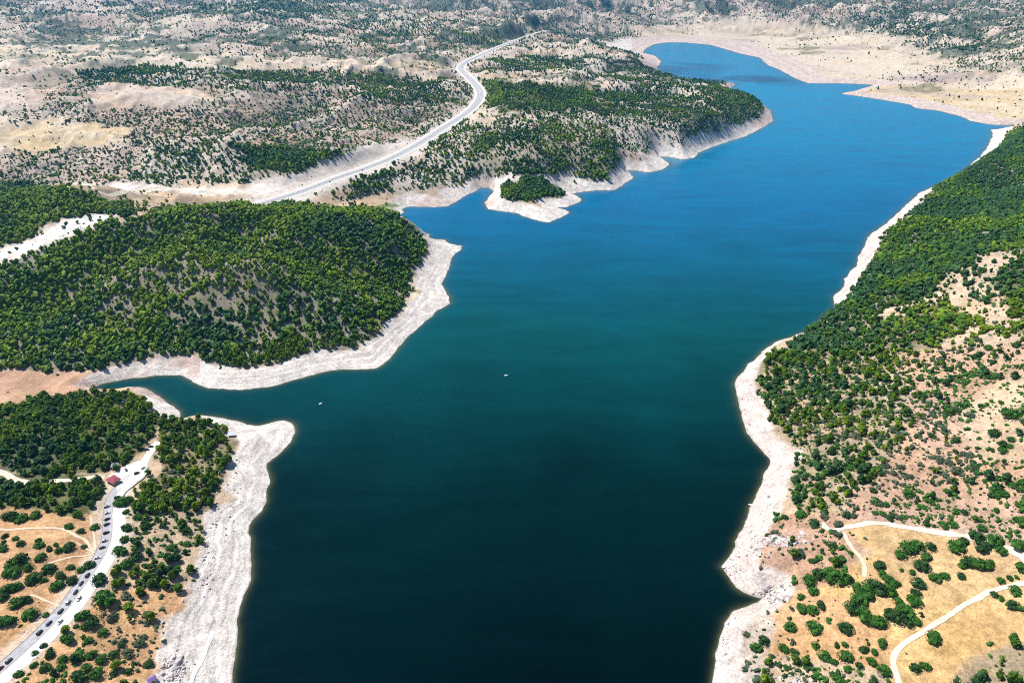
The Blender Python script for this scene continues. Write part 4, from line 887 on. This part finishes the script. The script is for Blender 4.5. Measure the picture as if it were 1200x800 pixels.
class MB:
    "boxes, prisms and tubes gathered into one mesh"
    def __init__(s): s.V = []; s.F = []
    def poly(s, V, F): n = len(s.V); s.V += [tuple(v) for v in V]; s.F += [tuple(i+n for i in f) for f in F]; return s
    def box(s, x0, x1, y0, y1, z0, z1):
        return s.poly([(x, y, z) for x in (x0, x1) for y in (y0, y1) for z in (z0, z1)], [(0,1,3,2),(4,6,7,5),(0,4,5,1),(2,3,7,6),(0,2,6,4),(1,5,7,3)])
    def loft(s, rings, close=True):
        k = len(rings[0]); V = [p for r in rings for p in r]; F = []
        for r in range(len(rings)-1):
            for i in range(k): F.append((r*k+i, r*k+(i+1) % k, (r+1)*k+(i+1) % k, (r+1)*k+i))
        if close: F += [tuple(range(k))[::-1], tuple(range((len(rings)-1)*k, len(rings)*k))]
        return s.poly(V, F)
    def tube(s, a, b, r0, r1=None, k=8):
        r1 = r0 if r1 is None else r1; a = Vector(a); b = Vector(b); d = (b-a).normalized(); e = d.orthogonal().normalized(); f = d.cross(e)
        return s.loft([[tuple(p+e*(rr*math.cos(i*6.2832/k))+f*(rr*math.sin(i*6.2832/k))) for i in range(k)] for p, rr in ((a, r0), (b, r1))])
    def build(s, name, mat, parent=None, smooth=False, bevel=0):
        me = bpy.data.meshes.new(name); me.from_pydata(s.V, [], s.F); me.update(); me.materials.append(mat)
        import bmesh
        bm = bmesh.new(); bm.from_mesh(me); bmesh.ops.recalc_face_normals(bm, faces=bm.faces)
        if bevel: bmesh.ops.bevel(bm, geom=bm.edges[:], offset=bevel, segments=2, affect='EDGES')
        bm.to_mesh(me); bm.free()
        for p in me.polygons: p.use_smooth = smooth
        o = bpy.data.objects.new(name, me); COL.objects.link(o)
        if parent is not None: o.parent = parent
        return o

# ---- cars
paints = {'white': plain('car_white', (.72, .72, .72), .3, 0, .5), 'silver': plain('car_silver', (.42, .43, .45), .3, .5, .5), 'black': plain('car_black', (.012, .012, .014), .25, 0, .5),
          'dark grey': plain('car_grey', (.06, .062, .068), .3, .2, .5), 'dark blue': plain('car_blue', (.012, .025, .07), .3, .1, .5), 'dark red': plain('car_red', (.16, .012, .012), .3, .1, .5)}
m_glass = plain('car_glass', (.012, .016, .02), .08, 0, .6); m_tyre = plain('tyre_rubber', (.02, .02, .02), .9); m_rim = plain('wheel_metal', (.4, .4, .42), .35, .8)
m_lamp = plain('headlight_lens', (.7, .72, .72), .2); m_tail = plain('tail_light_lens', (.3, .01, .01), .3)
def make_car(kind):
    r = thing('parked_car', 'car', 'car')
    # body: rounded sections along the length (x forward)
    suv = kind == 'suv'; L = 2.25; top = 1.0 if suv else .88; H = 1.72 if suv else 1.45; b = MB()
    secs = [(-L, .62, .42, top-.16), (-L+.12, .82, .30, top-.02), (-L+.7, .88, .24, top+.02), (.5, .90, .22, top), (1.25, .88, .24, top-.06), (1.95, .82, .28, top-.16), (L, .62, .38, top-.34)]
    rings = []
    for x, w, z0, z1 in secs: rings.append([(x, -w*.92, z0), (x, w*.92, z0), (x, w, (z0+z1)/2), (x, w*.9, z1-.06), (x, w*.76, z1), (x, -w*.76, z1), (x, -w*.9, z1-.06), (x, -w, (z0+z1)/2)])
    b.loft(rings); body = b.build('body', paints['white'], r, True)
    x0, x1 = (-2.05, 1.0) if suv else (-1.75, 1.05)
    c = MB(); q0 = [(x0, -.80, top-.03), (x1, -.80, top-.03), (x1, .80, top-.03), (x0, .80, top-.03)]; q1 = [(x0+.42, -.62, H-.06), (x1-.85, -.62, H-.06), (x1-.85, .62, H-.06), (x0+.42, .62, H-.06)]
    c.loft([q0, q1]); c.build('windows', m_glass, r)
    p = MB(); p.loft([[(x, y, z+.004) for x, y, z in [(x0+.40, -.64, H-.07), (x1-.83, -.64, H-.07), (x1-.83, .64, H-.07), (x0+.40, .64, H-.07)]], [(x0+.55, -.56, H), (x1-.98, -.56, H), (x1-.98, .56, H), (x0+.55, .56, H)]]); p.build('roof', paints['white'], r)
    for sx_ in (-1.38, 1.40):
        for sy_ in (-.80, .80):
            s_ = 1 if sy_ > 0 else -1
            t_ = MB().tube((sx_, sy_-.10*s_, .33), (sx_, sy_+.12*s_, .33), .33, .31, 14).build('wheel', m_tyre, r, False)
            MB().tube((sx_, sy_+.10*s_, .33), (sx_, sy_+.135*s_, .33), .20, .18, 10).build('rim', m_rim, t_)
    for s_ in (-1, 1):
        MB().box(L-.24, L-.03, s_*.46-.14, s_*.46+.14, top-.42, top-.30).build('headlight', m_lamp, r); MB().box(-L-.02, -L+.10, s_*.50-.11, s_*.50+.11, top-.34, top-.18).build('tail_light', m_tail, r)
    return r
def paint(r, c):
    for o in r.children:
        if o.name.split('.')[0] in ('body', 'roof'): o.material_slots[0].link = 'OBJECT'; o.material_slots[0].material = paints[c]
def road_dir(p):
    L = kl; k = int(np.argmin(np.hypot(L[:, 0]-p[0], L[:, 1]-p[1]))); k = min(max(k, 2), len(L)-3); d = L[k+2]-L[k-2]; return math.atan2(d[1], d[0])
CARS = [  # u, v, colour, kind, angle (None: nosed in, 'p': parked along the road), label
 (125.8, 593.4, 'silver', 'suv', None, 'silver car nosed in at the row end nearest the kiosk'), (125.8, 600.6, 'white', 'sedan', None, 'white car nosed in, second in the row from the kiosk'),
 (125.8, 607.8, 'black', 'sedan', None, 'black car nosed in, third in the row from the kiosk'), (125.6, 614.2, 'dark grey', 'suv', None, 'dark grey car nosed in, fourth in the row from the kiosk'),
 (124.8, 624, 'black', 'suv', None, 'black car nosed in, fifth in the row from the kiosk'), (123, 633.5, 'silver', 'sedan', None, 'silver car nosed in, sixth in the row from the kiosk'),
 (120.3, 641.2, 'dark grey', 'sedan', None, 'dark grey car nosed in by the end of the curved footpath'), (114.6, 653, 'white', 'sedan', None, 'white car parked just below the fan of footpaths'),
 (110.5, 662, 'dark blue', 'sedan', 'p', 'dark blue car parked beside a bush at the road bend'), (103, 673.5, 'black', 'suv', 'p', 'black car parked first along the straight below the bend'),
 (95.5, 683, 'dark grey', 'sedan', 'p', 'dark grey car parked second along the straight below the bend'), (89, 693, 'black', 'sedan', 'p', 'black car parked third along the straight below the bend'),
 (80.5, 705, 'silver', 'suv', 'p', 'silver car parked just above the short footpath by the road'), (71.5, 715.6, 'dark grey', 'suv', 'p', 'dark grey car parked just below the short footpath by the road'),
 (58, 730, 'dark blue', 'sedan', 'p', 'dark blue car parked level with the white one in the lane'), (47, 741, 'black', 'suv', 'p', 'black car parked second from the bottom of the straight'),
 (11, 774, 'dark grey', 'suv', 'p', 'dark grey car parked alone at the bottom of the straight'), (0.5, 783, 'dark red', 'sedan', 'p', 'dark red car cut by the picture edge on the road'),
 (93, 701.5, 'silver', 'sedan', 'r', 'silver car driving in the lane beside the parked row'), (70.5, 728, 'white', 'sedan', 'r', 'white car driving in the lane lower down the straight'),
 (148, 550, 'dark grey', 'sedan', 2.3, 'dark grey car standing in the car park near the shelter'), (160.5, 554, 'black', 'suv', .6, 'black car standing in the open middle of the car park'),
 (177, 523, 'black', 'sedan', .3, 'black car up the white road beyond the car park, farther one'), (172, 526.5, 'dark blue', 'suv', .4, 'dark blue car up the white road beyond the car park, nearer one'),
 (168, 548, 'white', 'sedan', 1.2, 'white car at the lake end of the car park')]
first = {}
for u, v, c, kd, ang, lab in CARS:
    p = land(u, v+1.0); a = road_dir(p)
    if ang is None: a += math.pi/2+.25
    elif ang == 'p': a += math.pi
    elif ang == 'r': a += 0
    else: a = ang
    z = float(ground(p[0], p[1]))+.17
    if kd not in first: r = first[kd] = make_car(kd); r.location = (p[0], p[1], z); r.rotation_euler = (0, 0, a); r['label'] = lab
    else: r = dup(first[kd], (p[0], p[1], z), a, lab)
    r['group'] = 'cars along the near road'; paint(r, c)
    if ang == 'r': r.name = 'car'
for u, v, c, lab, off in [(428, 200.5, 'dark grey', 'dark car on the distant highway, nearer the far hills', 5.4), (393, 215, 'white', 'pale car on the distant highway above the cove', 5.4), (563, 112, 'white', 'white car on the far bend of the highway', -5.4)]:
    p = land(u, v); k = int(np.argmin(np.hypot(hl[:, 0]-p[0], hl[:, 1]-p[1]))); d = hl[k+1]-hl[k-1]; d /= np.linalg.norm(d); q = hl[k]+np.array([d[1], -d[0]])*off
    r = dup(first['suv'], (q[0], q[1], float(ground(*q))+.47), math.atan2(d[1], d[0]), lab, 'cars on the highway'); paint(r, c); r.name = 'car'

# ---- buildings
m_redtile = plain('red_roof_tiles', (.30, .070, .085), .8, noise=2.0); m_wall = plain('cream_render', (.55, .48, .40), .9, noise=.8); m_dark = plain('dark_opening', (.02, .02, .022), .2, 0, .5)
m_wood = plain('brown_timber', (.20, .12, .07), .8, noise=3.0); m_steel = plain('grey_sheet_roof', (.36, .38, .43), .6, .2, noise=1.5); m_canvas = plain('pale_canopy', (.44, .46, .54), .7, noise=1.2); m_violet = plain('violet_sheet_roof', (.16, .12, .30), .6, noise=1.5)
p = land(134, 565); z = float(ground(p[0], p[1]))+.16
r = thing('kiosk', 'red hip-roofed kiosk at the end of the paved road', 'kiosk', (p[0], p[1], z), -.55)
MB().box(-4.3, 4.3, -2.9, 2.9, -.5, 2.7).build('wall', m_wall, r)
ro = MB().loft([[(-5.4, -3.9, 2.65), (5.4, -3.9, 2.65), (5.4, 3.9, 2.65), (-5.4, 3.9, 2.65)], [(-5.4, -3.9, 2.85), (5.4, -3.9, 2.85), (5.4, 3.9, 2.85), (-5.4, 3.9, 2.85)], [(-1.7, -.12, 4.7), (1.7, -.12, 4.7), (1.7, .12, 4.7), (-1.7, .12, 4.7)]]).build('roof', m_redtile, r)
MB().box(-1.75, 1.75, -.18, .18, 4.66, 4.84).build('ridge_cap', m_redtile, ro)
MB().box(-3.4, -.4, -2.96, -2.88, 1.0, 2.2).build('serving_window', m_dark, r); MB().box(-3.6, -.2, -3.35, -2.85, .88, .97).build('counter', m_wood, r)
MB().box(1.3, 2.3, -2.97, -2.88, 0, 2.15).build('door', m_wood, r); MB().box(4.28, 4.36, -1.4, 1.4, 1.0, 2.1).build('window', m_dark, r)
p = land(135.5, 548); z = float(ground(p[0], p[1]))
r = thing('shelter', 'grey pyramid-roofed picnic shelter at the wood edge above the kiosk', 'shelter', (p[0], p[1], z), .3)
for sx_ in (-2.1, 2.1):
    for sy_ in (-2.1, 2.1): MB().box(sx_-.1, sx_+.1, sy_-.1, sy_+.1, -.5, 2.6).build('post', m_wood, r)
ro = MB().loft([[(-3.0, -3.0, 2.5), (3.0, -3.0, 2.5), (3.0, 3.0, 2.5), (-3.0, 3.0, 2.5)], [(-3.0, -3.0, 2.65), (3.0, -3.0, 2.65), (3.0, 3.0, 2.65), (-3.0, 3.0, 2.65)], [(-.1, -.1, 5.2), (.1, -.1, 5.2), (.1, .1, 5.2), (-.1, .1, 5.2)]]).build('roof', m_steel, r)
MB().tube((0, 0, 5.15), (0, 0, 5.9), .09, .03).build('finial', m_steel, ro)
MB().box(-.9, .9, -.4, .4, .7, .78).box(-.1, .1, -.1, .1, -.3, .7).build('table', m_wood, r)
for s_ in (-1, 1): MB().box(-.9, .9, s_*.85-.16, s_*.85+.16, .4, .46).box(-.08, .08, s_*.85-.08, s_*.85+.08, -.3, .4).build('bench', m_wood, r)
p = land(271.5, 511); z = float(ground(p[0], p[1]))
r = thing('canopy_shelter', 'pale flat canopy on posts among trees on the stony spit', 'canopy', (p[0], p[1], z), .2)
for sx_ in (-2.7, 2.7):
    for sy_ in (-2.5, 2.5): MB().box(sx_-.09, sx_+.09, sy_-.09, sy_+.09, -.8, 2.7).build('post', m_steel, r)
MB().loft([[(-3.2, -3.0, 2.6), (3.2, -3.0, 2.6), (3.2, 3.0, 2.9), (-3.2, 3.0, 2.9)], [(-3.2, -3.0, 2.75), (3.2, -3.0, 2.75), (3.2, 3.0, 3.05), (-3.2, 3.0, 3.05)]]).build('roof', m_canvas, r)
p = land(179, 798); z = float(ground(p[0], p[1]))
r = thing('hut', 'small violet-roofed hut above the white shore, bottom picture edge', 'hut', (p[0], p[1], z), .75)
MB().box(-2.1, 2.1, -1.5, 1.5, -.6, 2.2).build('wall', m_wall, r)
MB().loft([[(-2.6, -2.0, 2.1), (-2.6, 2.0, 2.1), (-2.6, 2.0, 2.22), (-2.6, 0, 3.1), (-2.6, -2.0, 2.22)], [(2.6, -2.0, 2.1), (2.6, 2.0, 2.1), (2.6, 2.0, 2.22), (2.6, 0, 3.1), (2.6, -2.0, 2.22)]]).build('roof', m_violet, r)
MB().box(-.45, .45, -1.56, -1.48, 0, 1.95).build('door', m_wood, r); MB().box(2.08, 2.14, -.5, .5, 1, 1.7).build('window', m_dark, r)

# ---- wall of the car park, lamp posts
wp = dense(smooth_line([at(u, v, 18.6)[:2] for u, v in [(145, 583), (147.5, 579), (153, 573), (161, 566), (169, 560), (173.5, 552), (174, 546)]], 4), 1.2)
w_ = strip('stone_wall', wp, .6, .9, plain('rough_stone', (.34, .29, .25), .95, noise=1.5), 0.0); w_['label'] = 'low stone wall round the lake side of the car park'; w_['category'] = 'wall'
m_pole = plain('galvanised_pole', (.55, .56, .56), .5, .5)
lampp = None
for u, v, lab in [(94, 561, 'tall pale lamp post at the wood edge by the kiosk'), (15, 556, 'tall pale lamp post beside the track entering the wood')]:
    q = land(u, v); z = float(ground(q[0], q[1]))
    if lampp is None:
        lampp = thing('street_lamp', lab, 'lamp post', (q[0], q[1], z), .4, 'lamp posts at the near wood')
        MB().tube((0, 0, -.4), (0, 0, 10.5), .14, .08).build('pole', m_pole, lampp); MB().tube((0, 0, 10.4), (1.7, 0, 10.9), .06, .05).build('arm', m_pole, lampp); MB().box(1.3, 2.1, -.15, .15, 10.8, 10.95).build('lamp_head', m_pole, lampp); MB().box(-.28, .28, -.28, .28, -.3, .2).build('base', m_kerb, lampp)
    else: dup(lampp, (q[0], q[1], z), .4, lab, 'lamp posts at the near wood')

# ---- boats
m_hull = plain('white_hull', (.80, .80, .80), .35, 0, .5)
def make_boat(lab, loc, rz, grp):
    r = thing('small_boat', lab, 'boat', loc, rz, grp); rings = []; inn = []
    for x, w, z0 in [(-2.0, .72, -.15), (-1.2, .85, -.22), (0, .9, -.24), (1.1, .74, -.18), (1.8, .36, .0), (2.2, .05, .22)]:
        h = .50+.10*max(x, 0)/2; rings.append([(x, -w, h), (x, -w*.75, z0*.4), (x, 0, z0), (x, w*.75, z0*.4), (x, w, h), (x, w*.86, h), (x, 0, .12), (x, -w*.86, h)])
    MB().loft(rings).build('hull', m_hull, r, False)
    for x in (-1.1, .3): MB().box(x-.15, x+.15, -.66, .66, .36, .41).build('seat', m_wood, r)
    MB().box(-2.25, -1.95, -.14, .14, -.05, .75).build('outboard_motor', paints['black'], r); return r
bt = make_boat('white boat drawn up against the steep pale shore', (*at(879.5, 591.5)[:2], .04), 2.9, 'small white boats')
dup(bt, (*at(593, 440)[:2], 0.04), .2, 'tiny white boat alone in the middle of the lake', 'small white boats')
dup(bt, (*at(375.5, 473)[:2], 0.04), .9, 'tiny white boat off the wooded headland shore', 'small white boats')
